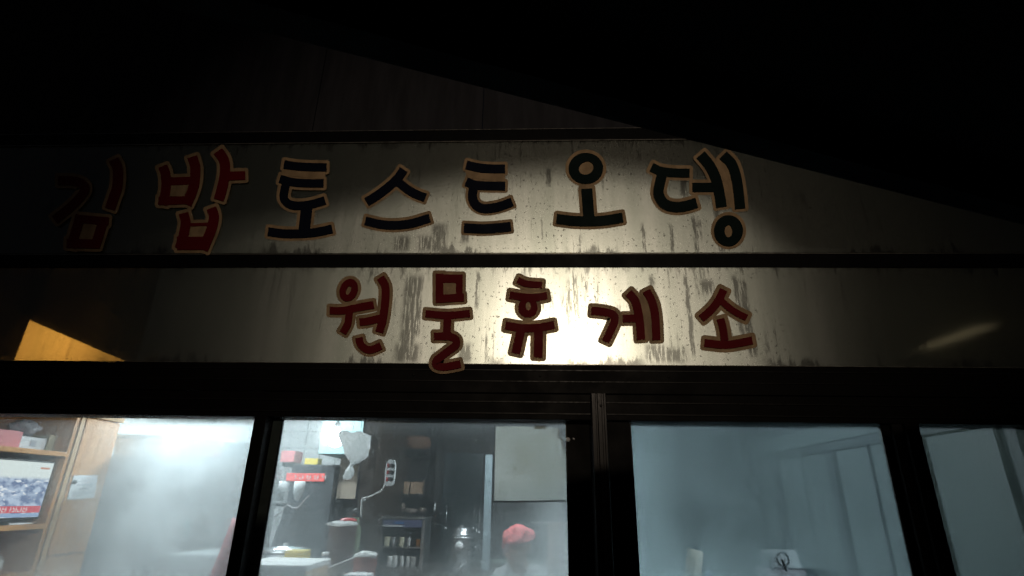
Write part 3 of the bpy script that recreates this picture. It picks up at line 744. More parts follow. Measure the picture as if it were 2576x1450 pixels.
M_CAP = emis('white caption lettering', (.9, .85, .85), .9)
def glyph(rg):                       # strokes of one unreadable caption character, in a unit square
    b = []
    for (a0, a1) in ((.0, .45), (.55, 1.0)):
        k = rg.integers(0, 4)
        if k != 0: b.append((.05, .62, a0, a0+.14))
        if k in (1, 3): b.append((.05, .19, a0, a1))
        if k == 2: b.append((.40, .54, a0, a1))
    b.append((.72, .86, .0, 1.0)); b.append((.86, 1.0, .42, .56)); return b
GR = np.random.default_rng(8)
for i in range(12):
    y0 = .30+i*.031
    if y0+.026 > tvy1-.05: break
    vs, fs = [], []
    for (a0, a1, c0_, c1_) in glyph(GR):
        k = len(vs); ya_, yb_, za_, zb_ = y0+.025*a0, y0+.025*a1, 1.443+.024*c0_, 1.443+.024*c1_
        vs += [(TX+.0042+.0002*k, ya_, za_), (TX+.0042+.0002*k, yb_, za_), (TX+.0042+.0002*k, yb_, zb_), (TX+.0042+.0002*k, ya_, zb_)]; fs.append((k, k+1, k+2, k+3))
    raw('caption_mark', vs, fs, M_CAP, sc_, fix=False)
yz_sheet('channel_mark', tvy1-.09, tvy1-.03, 1.662, 1.672, TX+.003, emis('orange channel mark', (.7, .35, .25), .8), sc_)
# things on the top shelf
def crumpled(name, c, dims, m, label, cat, seed=0, parent=None):
    o = ball(name, c, dims, m, parent, 18, 12, .07, seed)
    if label: tag(o, label, cat)
    return o
SZ = 1.762
def on_shelf(px_, w): y = PX(px_, 1110, -2.80)[1]; return y
y0 = on_shelf(40, 0)
yb = PX(20, 1115, -2.80)[1]; 
tag(box('storage_box', -2.93, -2.77, .20, PX(38, 1115, -2.80)[1], SZ, SZ+.085, M_PINK, None, .006), 'pink storage box at the window end of the top shelf', 'box')
yl = thing('bread_packet', (-2.85, .33, SZ+.087), 'yellow packet lying on the pink box on the top shelf', 'packet')
ball('packet', (-2.85, .36, SZ+.117), (.05, .075, .030), M_YEL, yl, 16, 10, .03, 3)
ball('print', (-2.805, .37, SZ+.117), (.012, .026, .016), M_DARKB, yl, 12, 8)
ya, yb = PX(42, 1115, -2.80)[1], PX(112, 1115, -2.80)[1]
gb = thing('gift_box', (-2.86, (ya+yb)/2, SZ), 'flat white box with a small dark mark under a plastic bag', 'box')
box('carton', -2.94, -2.79, ya, yb, SZ, SZ+.066, M_PAPER, gb, .003)
box('mark', -2.7895, -2.787, (ya+yb)/2-.014, (ya+yb)/2+.018, SZ+.018, SZ+.048, M_INK, gb)
pb = ball('plastic_bag', (-2.87, (ya+yb)/2-.005, SZ+.112), (.07, .075, .044), mat('smoky plastic bag', (.36, .34, .36), .3, 0, .3, 22, bump=.8), None, 20, 12, .09, 6)
tag(pb, 'crumpled smoky plastic bag on the flat white box', 'bag')
yc, yd = PX(116, 1115, -2.80)[1], PX(168, 1115, -2.80)[1]
tag(box('cream_box', -2.92, -2.79, yc, min(yd, .77), SZ, SZ+.09, mat('cream carton', (.62, .55, .38), .7), None, .004), 'cream carton at the cupboard end of the top shelf', 'box')
# shelf below the television
rc = thing('remote_tray', (-2.80, .55, 1.381), 'pale papers and remote lying under the television', 'papers')
box('paper', -2.84, -2.72, .30, .50, 1.3815, 1.390, M_PAPER, rc)
box('paper', -2.83, -2.73, .58, .72, 1.3815, 1.388, M_PAPER, rc)
box('remote', -2.86, -2.82, .52, .66, 1.3895, 1.404, M_BLACKP, rc, .003)
jr = thing('white_jar', (-2.84, PX(15, 1390, -2.80)[1], 1.146), 'small white jar on the lower shelf of the pine unit', 'jar')
lathe('body', [(.030, 0), (.034, .01), (.034, .055), (.028, .062)], jr.location, M_WHITEP, jr)
lathe('lid', [(.031, .0625), (.031, .078), (.02, .082)], jr.location, M_STEEL, jr)

# ---- grey refrigerator with tubs on top
FY = 1.25
fr = thing('refrigerator', (-2.2, 1.6, .06), 'big grey steel refrigerator behind the misted left window', 'refrigerator')
box('body', -2.96, -1.85, FY+.022, 1.72, .06, 1.775, M_FRIDGE, fr, .006)
for x in (-2.957, -2.403):
    d = box('door', x, x+.548, FY, FY+.02, 1.02, 1.765, M_FRIDGE, fr, .006)
    hx = x+.505 if x < -2.6 else x+.04
    box('handle', hx-.010, hx+.010, FY-.022, FY-.001, 1.10, 1.30, M_FRIDGE, d, .004)
    box('door', x, x+.548, FY, FY+.02, .10, 1.01, M_FRIDGE, fr, .006)
for (x, z, h) in ((490, 1190, .075), (463, 1222, .05), (386, 1225, .05), (592, 1180, .06)):
    p = P(x, z, FY-.004); box('sticker', p[0]-.011, p[0]+.011, FY-.0035, FY-.0008, p[2]-h/2, p[2]+h/2, M_PAPER, fr)
p = P(468, 1330, FY-.004); box('sticker', p[0]-.013, p[0]+.013, FY-.0035, FY-.0008, p[2]-.05, p[2]+.05, M_MINT, fr)
tb_ = thing('storage_tub', (-2.52, 1.5, 1.776), 'white lidded tub on the refrigerator beside the cupboard', 'tub')
hexa('body', [(-2.845, 1.33, 1.777), (-2.455, 1.33, 1.777), (-2.455, 1.66, 1.777), (-2.845, 1.66, 1.777), (-2.86, 1.31, 1.895), (-2.44, 1.31, 1.895), (-2.44, 1.68, 1.895), (-2.86, 1.68, 1.895)], M_WHITEP, tb_, .008)
box('lid', -2.87, -2.43, 1.30, 1.69, 1.896, 1.918, mat('frosted lid', (.70, .76, .74), .4), tb_, .008)
rb = thing('red_tub', (-2.2, 1.5, 1.776), 'faded red tub next to the white tub on the refrigerator', 'tub')
hexa('body', [(-2.415, 1.33, 1.777), (-2.14, 1.33, 1.777), (-2.14, 1.66, 1.777), (-2.415, 1.66, 1.777), (-2.42, 1.31, 1.885), (-2.12, 1.31, 1.885), (-2.12, 1.68, 1.885), (-2.42, 1.68, 1.885)], M_PINK, rb, .008)
box('rim', -2.425, -2.115, 1.305, 1.685, 1.886, 1.898, M_PINK, rb, .004)
tag(box('pale_carton', -2.10, -1.86, 1.33, 1.70, 1.777, 1.88, mat('pale blue carton', (.50, .60, .62), .6), None, .004), 'pale carton at the right end of the refrigerator top', 'box')
tag(box('yellow_carton', -2.58, -2.49, 1.46, 1.58, 1.919, 1.965, M_YEL, None, .003), 'small yellow carton on the lid of the white tub', 'box')
fz = P(423, 1393, .80); tag(box('chest_freezer', fz[0], P(562, 1393, .80)[0], .80, 1.20, .06, fz[2], mat('white enamel', (.60, .66, .67), .35, 0, .06), None, .012), 'low white chest in front of the refrigerator', 'freezer')
# pink apron on a hook by the first post
ax = P(588, 1340, .45)
apn = []
for i in range(13):
    t = i/12
    for k in range(7):
        s = k/6-.5
        apn.append((ax[0]+.02+s*(.10+.16*t), .45+.02*math.sin(9*s+3*t), 1.44-.46*t))
apf = [(i*7+k, i*7+k+1, (i+1)*7+k+1, (i+1)*7+k) for i in range(12) for k in range(6)]
ap_ = raw('pink_apron', apn, apf, M_PINK, None, smooth=True); so = ap_.modifiers.new('thick', 'SOLIDIFY'); so.thickness = .004
tag(ap_, 'pink apron hanging beside the first window post', 'apron')

# ---- kitchen corner seen through the second window
dk = thing('display_cooler', (-1.7, 2.75, .06), 'dark upright cooler with a red lit strip against the tiled wall', 'cooler')
c0, c1 = P(735, 1168, 2.50), P(838, 1170, 2.50)
box('body', c0[0], c1[0]+.02, 2.505, 2.95, .06, c0[2], mat('charcoal cabinet', (.05, .055, .06), .4), dk, .008)
b0, b1 = P(722, 1190, 2.49), P(815, 1212, 2.49)
rs = box('red_strip', b0[0], b1[0], 2.485, 2.503, b1[2], b0[2], mat('red banner', (.66, .09, .08), .5, 0, .15, 30, emit=(1, .12, .10), estr=.12), dk, .003)
for i in range(5):
    x = b0[0]+.05+i*.066; h_ = b0[2]-b1[2]-.034; vs, fs = [], []
    for (a0, a1, c0_, c1_) in glyph(GR):
        k = len(vs); yy = 2.4835-.0002*k; vs += [(x+.04*a0, yy, b1[2]+.017+h_*c0_), (x+.04*a1, yy, b1[2]+.017+h_*c0_), (x+.04*a1, yy, b1[2]+.017+h_*c1_), (x+.04*a0, yy, b1[2]+.017+h_*c1_)]; fs.append((k, k+1, k+2, k+3))
    raw('white_mark', vs, fs, mat('white lettering', (.8, .7, .68), .6), rs, fix=False)
tag(box('red_carton', P(706, 1140, 2.5)[0], P(742, 1140, 2.5)[0], 2.5, 2.68, P(720, 1163, 2.5)[2], P(720, 1134, 2.5)[2], M_PINK, None, .004), 'red carton on the shelf left of the cooler', 'box')
shl = tag(box('wall_shelf', P(690, 1180, 2.5)[0], c0[0]-.005, 2.45, 2.98, P(700, 1172, 2.5)[2], P(700, 1164, 2.5)[2], M_BLACKW, None, .003), 'short dark wall shelf left of the cooler', 'shelf')
yp = P(787, 1161, 2.6); tag(box('yellow_packet', yp[0]-.06, yp[0]+.06, 2.56, 2.66, c0[2]+.001, c0[2]+.055, M_YEL, None, .006), 'small yellow packet on top of the dark cooler', 'packet')
mc0, mc1 = P(812, 1058, 2.3), P(934, 1145, 2.3)
mc = thing('wall_cupboard', ((mc0[0]+mc1[0])/2, 2.6, mc1[2]), 'mint green wall cupboard above the brown paper', 'cupboard')
box('body', mc0[0], -1.125, 2.31, 2.985, mc1[2], 2.40, M_MINT, mc, .004)
box('door', mc0[0]+.004, (mc0[0]-1.13)/2-.002, 2.292, 2.3085, mc1[2]+.004, 2.395, M_MINT, mc, .003)
box('door', (mc0[0]-1.13)/2+.002, -1.128, 2.292, 2.3085, mc1[2]+.004, 2.395, M_MINT, mc, .003)
bp0, bp1 = P(858, 1150, 2.6), P(925, 1256, 2.6)
tag(box('brown_paper', bp0[0], -1.13, 2.60, 2.612, bp1[2], mc1[2]-.005, M_BROWNP, None), 'sheet of brown paper pinned up below the mint cupboard', 'paper sheet')
# bulb half wrapped in a white plastic bag
bc = P(845, 1104, 1.15); wl_ = thing('bare_bulb', bc, 'bare white bulb shining beside the plastic bag', 'lamp')
ball('bulb', bc, .055, M_BULBW, wl_)
lathe('socket', [(.018, .05), (.018, .095), (.008, .11)], bc, M_WHITEP, wl_)
tube('cord', [bc+np.array([0, 0, .1]), bc+np.array([.03, .05, .25]), (bc[0]+.04, bc[1]+.06, 2.419)], .003, M_BLACKP, wl_, 6)
def bag_mesh(name, path, m, seed):
    rg = np.random.default_rng(seed); vs, fs = [], []; U = 22
    pts = [np.array(p[0]) for p in path]; rad = [p[1] for p in path]; ph = rg.uniform(0, 6.28, 6)
    for i, (p, r) in enumerate(zip(pts, rad)):
        for k in range(U):
            a = 2*math.pi*k/U
            w = 1+.16*math.sin(3*a+ph[0]+i*.7)+.12*math.sin(7*a+ph[1]-i*.9)+.08*math.sin(11*a+ph[2]+i*1.7)
            vs.append(p+np.array([r*w*math.cos(a), r*.8*w*math.sin(a), .010*math.sin(4*a+i+ph[3])]))
    for i in range(len(pts)-1):
        for k in range(U): fs.append((i*U+k, i*U+(k+1) % U, (i+1)*U+(k+1) % U, (i+1)*U+k))
    fs.append(tuple(range(U))); fs.append(tuple((len(pts)-1)*U+k for k in range(U)))
    return raw(name, vs, fs, m, None, smooth=False)
BYY = 1.12
path = []
for (x, y, r) in ((889, 1089, .060), (889, 1092, .092), (891, 1102, .094), (894, 1116, .086), (898, 1130, .076), (901, 1142, .064), (900, 1152, .048), (893, 1162, .026), (884, 1169, .009), (881, 1174, .007), (880, 1180, .016), (879, 1188, .027), (877, 1196, .029), (874, 1204, .016)):
    path.append((P(x, y, BYY), r*1.0))
bg = bag_mesh('plastic_bag', path, M_BAG, 3); tag(bg, 'white plastic bag knotted at the bottom hanging by the bulb', 'bag')
hk = P(887, 1091, BYY)
tag(tube('hanging_cord', [hk+np.array([0, 0, -.01]), (hk[0], hk[1], 2.419)], .0025, M_WHITEP, None, 6), 'thin cord from which the white plastic bag hangs', 'cord')
# paper cups and clothes in the haze
for (x, y, lab) in ((701, 1246, 'white paper cup stack in the haze, leftmost'), (748, 1246, 'white paper cup stack right of the hanging cord loop')):
    p = P(x, y+14, 1.9); o = lathe('paper_cups', [(.028, 0), (.040, .085), (.041, .13), (.036, .135)], p, M_WHITEP, None, 16); tag(o, lab, 'paper cups')
cs = P(720, 1262, 1.9); tag(box('cup_shelf', P(688, 1262, 1.9)[0], P(765, 1262, 1.9)[0], 1.83, 1.99, cs[2]-.035, cs[2]-.012, M_BLACKW, None, .003), 'dark ledge under the paper cups', 'shelf')
lp_ = [P(x, y, 1.7) for x, y in ((690, 1302), (712, 1284), (722, 1272), (738, 1279), (752, 1276), (764, 1262), (778, 1248))]
tag(tube('cord_loop', lp_, .006, mat('grey cord', (.45, .42, .42), .7), None, 8), 'pale cord looped in front of the dark cooler', 'cord')
a0 = P(690, 1270, 1.75); a1 = P(782, 1388, 1.75)
av = []
for i in range(11):
    t = i/10
    for k in range(9):
        s = k/8; av.append((a0[0]+(a1[0]-a0[0])*(.5+(s-.5)*(.45+.55*t)), 1.75+.03*math.sin(8*s+2*t), a0[2]+(a1[2]-a0[2])*t))
da = raw('dark_apron', av, [(i*9+k, i*9+k+1, (i+1)*9+k+1, (i+1)*9+k) for i in range(10) for k in range(8)], mat('charcoal cloth', (.05, .05, .055), .9, 0, .3, 10, bump=.4), None, smooth=True)
da.modifiers.new('thick', 'SOLIDIFY').thickness = .006; tag(da, 'charcoal apron hanging below the pale cord loop', 'apron')

# worktops
wt = thing('worktop', (-1.2, .9, .06), 'steel worktop running below the second window', 'worktop')
box('top', -1.60, -.80, .30, 1.20, 1.02, 1.045, M_STEEL, wt, .004)
box('base', -1.58, -.82, .34, 1.18, .06, 1.019, M_FRIDGE, wt)
bw = thing('back_counter', (-.4, 2.0, .06), 'brown wooden counter carrying the warmer and the urn', 'counter')
box('top', -1.08, .40, 1.62, 2.40, 1.045, 1.075, M_DARKB, bw, .004)
box('front', -1.07, .39, 1.66, 2.38, .06, 1.044, M_DARKB, bw)
# open styrofoam box
fb = thing('foam_box', (-1.22, .55, 1.046), 'styrofoam box with tan front and white lid at the bottom edge', 'box')
box('carton', -1.372, -1.055, .375, .685, 1.046, 1.222, M_CARD, fb, .006)
box('lid', -1.378, -1.050, .365, .695, 1.223, 1.248, M_FOAM, fb, .006)
p = P(706, 1398, .86); o = thing('white_tub', p*np.array([1, 1, 0])+np.array([0, 0, 1.046]), 'small white tub behind the styrofoam box', 'tub')
lathe('tub', [(.035, 0), (.035, .10), (.044, .16), (.047, .175), (.040, .18)], (p[0], p[1], 1.046), M_WHITEP, o)
p = P(749, 1393, .9); o = thing('yellow_tub', (p[0], p[1], 1.046), 'low yellow tub right of the small white tub', 'tub')
box('tub', p[0]-.055, p[0]+.055, p[1]-.05, p[1]+.05, 1.046, p[2]+.018, M_YEL, o, .008)
p = P(818, 1400, .85); wb = thing('water_bottle', (p[0], p[1], 1.046), 'clear hazy plastic jug right of the styrofoam box', 'jug')
lathe('jug', [(.045, 0), (.05, .03), (.05, .12), (.035, .165), (.016, .185), (.016, .20)], (p[0], p[1], 1.046), mat('hazy clear plastic', (.55, .56, .60), .2, 0, .2, 20, trans=.5), wb)
lathe('cap', [(.018, .2005), (.018, .215), (.012, .218)], (p[0], p[1], 1.046), M_WHITEP, wb)
for (x, y, zt) in ((718, 1378, .012),):
    p = P(x, y, 1.05); tag(lathe('pan_lid', [(.16, 0), (.165, .006), (.10, .022), (.02, .03), (.015, .045)], (p[0], p[1], p[2]-.02), M_STEEL, None, 28), 'wide steel pan lid in the haze behind the tubs', 'pan lid')
    tag(lathe('steel_pan', [(.12, 0), (.15, .03), (.155, p[2]-.021-1.046)], (p[0], p[1], 1.046), M_STEEL, None, 28), 'wide steel pan under the lid in the haze', 'pan')
# plum bucket with a crumpled white cover
p = P(857, 1372, 1.1); bk = thing('plum_bucket', (p[0], p[1], 1.046), 'dark plum bucket covered with crumpled white film', 'bucket')
ztop = P(857, 1322, 1.1)[2]
lathe('bucket', [(.066, 0), (.070, .02), (.082, ztop-1.046-.005), (.085, ztop-1.046)], (p[0], p[1], 1.046), M_BUCKET, bk, 24)
ball('film_cover', (p[0], p[1], ztop+.006), (.092, .09, .020), M_BAG, bk, 26, 8, .06, 11)
ball('red_lid', (p[0]+.02, p[1]+.03, ztop+.028), (.05, .04, .014), M_RED, bk, 16, 8)
# green bottle with dark cap next to the partition
p = P(893, 1340, 1.15); gbt = thing('green_bottle', (p[0], p[1], 1.046), 'green bottle with dark nozzle leaning by the partition', 'bottle')
zt = P(893, 1295, 1.15)[2]
lathe('bottle', [(.034, 0), (.036, .02), (.036, zt-1.046-.09), (.016, zt-1.046-.03), (.016, zt-1.046-.012)], (p[0], p[1], 1.046), mat('olive bottle', (.16, .20, .12), .25), gbt)
ball('nozzle', (p[0], p[1], zt+.01), (.030, .025, .028), M_BLACKP, gbt, 14, 8, .05, 2)
# steel ramp / grill hood edge in front of it
hd = [P(800, 1443, .75), P(892, 1402, .75)]
tag(hexa('steel_tray', [hd[0]+np.array([-.02, 0, -.10]), hd[1]+np.array([0, 0, -.12]), hd[1]+np.array([0, .25, -.12]), hd[0]+np.array([-.02, .25, -.10]), hd[0]+np.array([-.02, 0, .0]), hd[1]+np.array([0, 0, .0]), hd[1]+np.array([0, .25, .01]), hd[0]+np.array([-.02, .25, .01])], mat('greasy steel', (.32, .30, .29), .4, .6, .4, 16), None, .004), 'slanting greasy steel tray right of the hazy jug', 'tray')
# red and white tub with spilling foam
p = P(915, 1450, .70); zt = P(915, 1402, .70)[2]
kt = thing('red_tub', (p[0], p[1], 1.046), 'red printed tub heaped with white at the bottom edge', 'tub')
lathe('tub', [(.045, 0), (.050, .03), (.058, zt-1.046), (.060, zt-1.046+.004)], (p[0], p[1], 1.046), mat('red printed tub', (.50, .14, .10), .5, 0, .5, 22), kt, 22)
box('label_patch', p[0]-.028, p[0]+.028, p[1]-.060, p[1]-.052, zt-.095, zt-.060, M_PAPER, kt)
ball('white_heap', (p[0], p[1], zt+.006), (.061, .058, .022), M_FOAM, kt, 22, 10, .07, 4)
p2 = P(905, 1445, .45); tag(box('white_tray', p2[0]-.07, p2[0]+.05, .42, .52, 1.046, p2[2], M_FOAM, None, .006), 'white tray edge in front of the red tub', 'tray')

# ---- dark cupboard with glass doors
DY = 2.30
d0, d1 = P(990, 1136, DY), P(1105, 1136, DY)
dc = thing('dark_cupboard', ((d0[0]+d1[0])/2, 2.5, 1.076), 'black glass fronted cupboard on the counter with dim things inside', 'cupboard')
x0, x1, zt = d0[0]-.02, d1[0]+.01, d0[2]
box('back', x0, x1, 2.66, 2.69, 1.0765, zt, M_BLACKW, dc)
box('side', x0, x0+.02, DY, 2.659, 1.0765, zt, M_BLACKW, dc); box('side', x1-.02, x1, DY, 2.659, 1.0765, zt, M_BLACKW, dc)
box('top', x0-.01, x1+.01, DY-.01, 2.67, zt+.0005, zt+.022, M_BLACKW, dc, .003)
sz1, sz2 = P(1020, 1243, DY+.1)[2], P(1020, 1292, DY+.1)[2]
for z in (sz1, sz2): box('shelf', x0+.021, x1-.021, DY+.012, 2.655, z-.018, z, M_BLACKW, dc)
hz = P(1094, 1276, DY-.012); 
box('door_frame', x0, x0+.03, DY-.014, DY-.001, 1.09, zt-.001, M_BLACKW, dc); box('door_frame', x1-.03, x1, DY-.014, DY-.001, 1.09, zt-.001, M_BLACKW, dc)
ball('handle', (hz[0], DY-.02, hz[2]), (.008, .01, .036), M_WHITEP, dc, 12, 8)
for i, (xa, xb, ya_, yb_) in enumerate(((1000, 1027, 1212, 1243), (1033, 1062, 1212, 1243))):
    A_, B_ = P(xa, ya_, DY+.1), P(xb, yb_, DY+.1)
    tag(box('tan_carton', A_[0], B_[0], DY+.1, DY+.2, sz1+.0008, A_[2], mat('tan carton board', (.55, .36, .23), .7), None, .003), ('narrow' if i == 0 else 'wide')+' tan carton on the upper shelf of the dark cupboard', 'box')  # plain tan card colour
for (x, w, h, lab) in ((1003, .05, .085, 'grey round canister on the lower shelf of the dark cupboard'), (1033, .055, .04, 'low tan bowl between the canister and the small jar'), (1062, .035, .05, 'small dim jar on the right of the lower cupboard shelf')):
    p = P(x, 1290, DY+.12); tag(lathe('canister', [(w*.8, 0), (w, h*.3), (w, h*.85), (w*.7, h)], (p[0], p[1], sz2+.0008), mat('dim stoneware', (.30, .25, .22), .6), None, 18), lab, 'canister')
p = P(1045, 1120, DY+.15); bsk = tag(lathe('woven_basket', [(.11, 0), (.135, .05), (.13, .10), (.11, .115)], (p[0], p[1], zt+.0225), mat('brown wicker', (.20, .11, .07), .8, 0, .5, 40, bump=.8), None, 24, .02), 'brown wicker basket on top of the dark cupboard', 'basket')
tag(box('tall_dark_door', P(1118, 1150, 2.55)[0], P(1215, 1150, 2.55)[0], 2.55, 2.58, 1.10, P(1160, 1140, 2.55)[2], mat('dark teal lacquer', (.022, .035, .040), .35), None, .004), 'dark teal door panel right of the black cupboard', 'door panel')

# ---- power strip hanging on its cord
pp0 = P(983, 1190, .80)
ps = thing('power_strip', pp0, 'white power strip with dark sockets hanging on its own cord', 'power strip')
hxx = .026; hzz = .070
sq = [(pp0[0]+hxx*math.copysign(abs(math.cos(a))**.5, math.cos(a)), pp0[2]+hzz*math.copysign(abs(math.sin(a))**.8, math.sin(a))) for a in np.linspace(0, 2*math.pi, 28, endpoint=False)]
prism('case', sq, .785, .815, M_WHITEP, ps)
for i in range(3):
    z = pp0[2]+.038-i*.036
    sk = lathe('socket', [(.011, 0), (.011, .002)], (0, 0, 0), M_BLACKP, ps, 14)
    sk.data.transform(Matrix.Translation(Vector((pp0[0]+.008-pp0[0], .782-pp0[1], z-pp0[2]))) @ Matrix.Rotation(math.pi/2, 4, 'X') @ Matrix.Translation(Vector(pp0)))
    box('switch', pp0[0]-.019, pp0[0]-.008, .7815, .7848, z-.010, z+.010, M_RED, ps)
cd = [P(x, y, .80) for x, y in ((984, 1164), (976, 1166), (971, 1182), (970, 1205), (968, 1222), (958, 1236), (950, 1240), (935, 1248), (915, 1254), (910, 1262))]
tube('cord', cd+[P(908, 1300, .85)], .0048, M_WHITEP, ps, 8)
tube('hang_wire', [P(986, 1165, .80), (pp0[0], .80, 2.049)], .0012, M_BLACKP, ps, 5)

# ---- glass warmer with cups
WY = 1.78
w0, w1 = P(958, 1306, WY), P(1070, 1312, WY); wb_ = P(960, 1432, WY)
x0, x1, z0, z1 = w0[0], w1[0], 1.0765, w0[2]
wm = thing('cup_warmer', ((x0+x1)/2, WY+.12, 1.0765), 'small steel cup warmer with a blue header on the counter', 'warmer')
y0, y1 = WY, WY+.26
box('back', x0, x1, y1, y1+.01, z0, z1, M_BLACKP, wm)
box('side', x0, x0+.016, y0, y1-.0005, z0, z1, M_STEEL, wm, .002); box('side', x1-.024, x1, y0, y1-.0005, z0, z1, M_STEEL, wm, .002)
box('top', x0-.004, x1+.004, y0-.006, y1+.012, z1+.0005, z1+.014, M_STEEL, wm, .003)
box('base', x0+.0165, x1-.0245, y0, y1-.0005, z0, z0+.022, M_STEEL, wm)
hdr = box('header', x0+.0165, x1-.0245, y0-.002, y0+.02, z1-.052, z1-.002, mat('blue grey header', (.16, .17, .30), .4, 0, .5, 40, stretch=(3, 1, 6)), wm, .002)
box('header_band', x0+.018, (x0+x1)/2, y0-.0045, y0-.0022, z1-.049, z1-.038, M_PAPER, hdr); box('header_print', x0+.10, x0+.17, y0-.0045, y0-.0022, z1-.030, z1-.016, M_BLUE, hdr)
zsh = P(1000, 1376, WY)[2]
box('shelf', x0+.0165, x1-.0245, y0+.004, y1-.001, zsh-.008, zsh, M_STEEL, wm)
def cup(px_, zb, h, r, m, lab, taper=.82, grp='cups in the warmer'):
    p = P(px_, 1375, WY+.05)
    return tag(lathe('cup', [(r*taper, 0), (r*.98, h*.9), (r, h), (r*.86, h*.985)], (p[0], p[1], zb+.0008), m, None, 16), lab, 'cup', grp)
M_CREAM = mat('cream cup', (.66, .62, .46), .5, 0, .1)
cup(973, zsh, .060, .022, M_CREAM, 'cream cup, leftmost on the upper warmer shelf'); cup(989, zsh, .058, .016, M_STEEL, 'slim steel tumbler second on the upper warmer shelf')
cup(1009, zsh, .060, .022, M_CREAM, 'cream cup in the middle of the upper warmer shelf'); cup(1028, zsh, .056, .014, M_WHITEP, 'slim white cup fourth on the upper warmer shelf')
cup(1052, zsh, .050, .016, M_ORANGE, 'orange cup at the right end of the upper warmer shelf', 1.0)
zl = z0+.022
cup(984, zl, .062, .023, M_WHITEP, 'white cup, leftmost on the lower warmer shelf'); cup(997, zl, .068, .020, M_WHITEP, 'white cup second on the lower warmer shelf')
cup(1014, zl, .064, .018, M_WHITEP, 'white cup in the middle of the lower warmer shelf'); cup(1029, zl, .064, .016, M_WHITEP, 'slim white cup fourth on the lower warmer shelf'); cup(1043, zl, .060, .022, M_WHITEP, 'white cup at the right end of the lower warmer shelf')

# ---- stainless urn
up_ = P(1157, 1438, 1.80); ut = P(1157, 1322, 1.80)
H = ut[2]-1.0765; ur = thing('steam_urn', (up_[0], 1.80, 1.0765), 'stainless tea urn with a round white label on the counter', 'urn')
lathe('body', [(.070, 0), (.074, .008), (.072, .02), (.072, H*.70), (.078, H*.715), (.078, H*.745), (.070, H*.76)], (up_[0], 1.80, 1.0765), M_STEEL, ur, 32)
lathe('lid', [(.068, H*.761), (.070, H*.80), (.056, H*.83), (.056, H*.92), (.050, H*.95), (.012, H*.97), (.012, H)], (up_[0], 1.80, 1.0765), M_STEEL, ur, 32)
lb = lathe('round_label', [(.029, 0), (.029, .002)], (0, 0, 0), M_PAPER, ur, 24)
lz = P(1150, 1374, 1.72)[2]
lb.data.transform(Matrix.Translation(Vector((-.004, -.0735, lz-1.0765))) @ Matrix.Rotation(math.pi/2, 4, 'X') @ Matrix.Translation(Vector((up_[0], 1.80, 1.0765))))
tube('tap', [(up_[0]+.06, 1.76, 1.12), (up_[0]+.02, 1.70, 1.12), (up_[0]+.01, 1.685, 1.10)], .008, M_STEEL, ur)
for s in (-1, 1): tube('handle', [(up_[0]+s*.070, 1.80, 1.22), (up_[0]+s*.096, 1.80, 1.235), (up_[0]+s*.098, 1.80, 1.27), (up_[0]+s*.074, 1.80, 1.285)], .005, M_BLACKP, ur)
# ladles on hooks behind the urn
for i, (x, y) in enumerate(((1120, 1330), (1190, 1330), (1204, 1340), (1196, 1378))):
    p = P(x, y, 2.2); o = thing('steel_ladle', p, ('leftmost small steel ladle behind the urn', 'tall steel ladle just right of the urn lid', 'rightmost steel ladle beside the grey upright', 'lowest steel ladle right of the urn label')[i], 'ladle', 'ladles hanging behind the urn')
    ball('bowl', p, (.016, .012, .013), M_STEEL, o, 12, 8); tube('handle', [p+np.array([0, .01, .01]), p+np.array([.004, .012, .16])], .003, M_STEEL, o, 6)
    box('hook', p[0]-.004, p[0]+.012, p[1]+.005, 2.719, p[2]+.155, p[2]+.163, M_STEEL, o)

# ---- sheet of board taped inside the second window
bd = [(1247, 1074), (1300, 1073), (1370, 1075), (1404, 1078), (1407, 1086), (1403, 1098), (1409, 1103), (1414, 1108), (1416, 1122), (1420, 1135), (1424, 1142), (1424, 1190), (1425, 1258), (1340, 1260), (1243, 1260), (1245, 1150)]
YB = .070
M_BOARD = mat('weathered grey board', (.66, .69, .66), .8, 0, .18, 7, trans=.62, col2=(.50, .51, .46))
bo = raw('taped_board', [P(x, y, YB) for x, y in bd], [tuple(range(len(bd)))], M_BOARD, None, fix=False)
tag(bo, 'weathered grey board with a torn corner taped inside the window', 'board')
edge = [P(x, y, YB-.002) for x, y in ((1403, 1078), (1407, 1086), (1403, 1098), (1409, 1103), (1414, 1108), (1416, 1122), (1420, 1135), (1424, 1142))]
tube('torn_edge', edge, .004, M_PAPER, bo, 6, 2)
for (x, y) in ((1278, 1133), (1276, 1190), (1267, 1213), (1297, 1178), (1346, 1184), (1398, 1120), (1402, 1133), (1392, 1170), (1332, 1100), (1258, 1237)):
    p = P(x, y, YB-.003); ball('paint_fleck', p, (.0035+.002*random.random(), .0012, .004), M_PAPER, bo, 8, 5)
tag(box('tape', P(1345, 1071, .068)[0], P(1372, 1071, .068)[0], .066, .069, P(1345, 1080, .068)[2], P(1345, 1070, .068)[2], M_PAPER, None), 'strip of white tape above the grey board', 'tape')
p = P(1429, 1106, .03); hkk = thing('frame_glint', p, 'small white disc standing for a bright glint on the window frame', 'hook')
ball('disc', (p[0], .036, p[2]), (.010, .006, .010), M_WHITEP, hkk, 14, 8)  # white disc put in for a reflection on the frame
ball('glint', (p[0]+.025, .038, p[2]+.004), (.005, .003, .005), M_WHITEP, hkk, 10, 6)

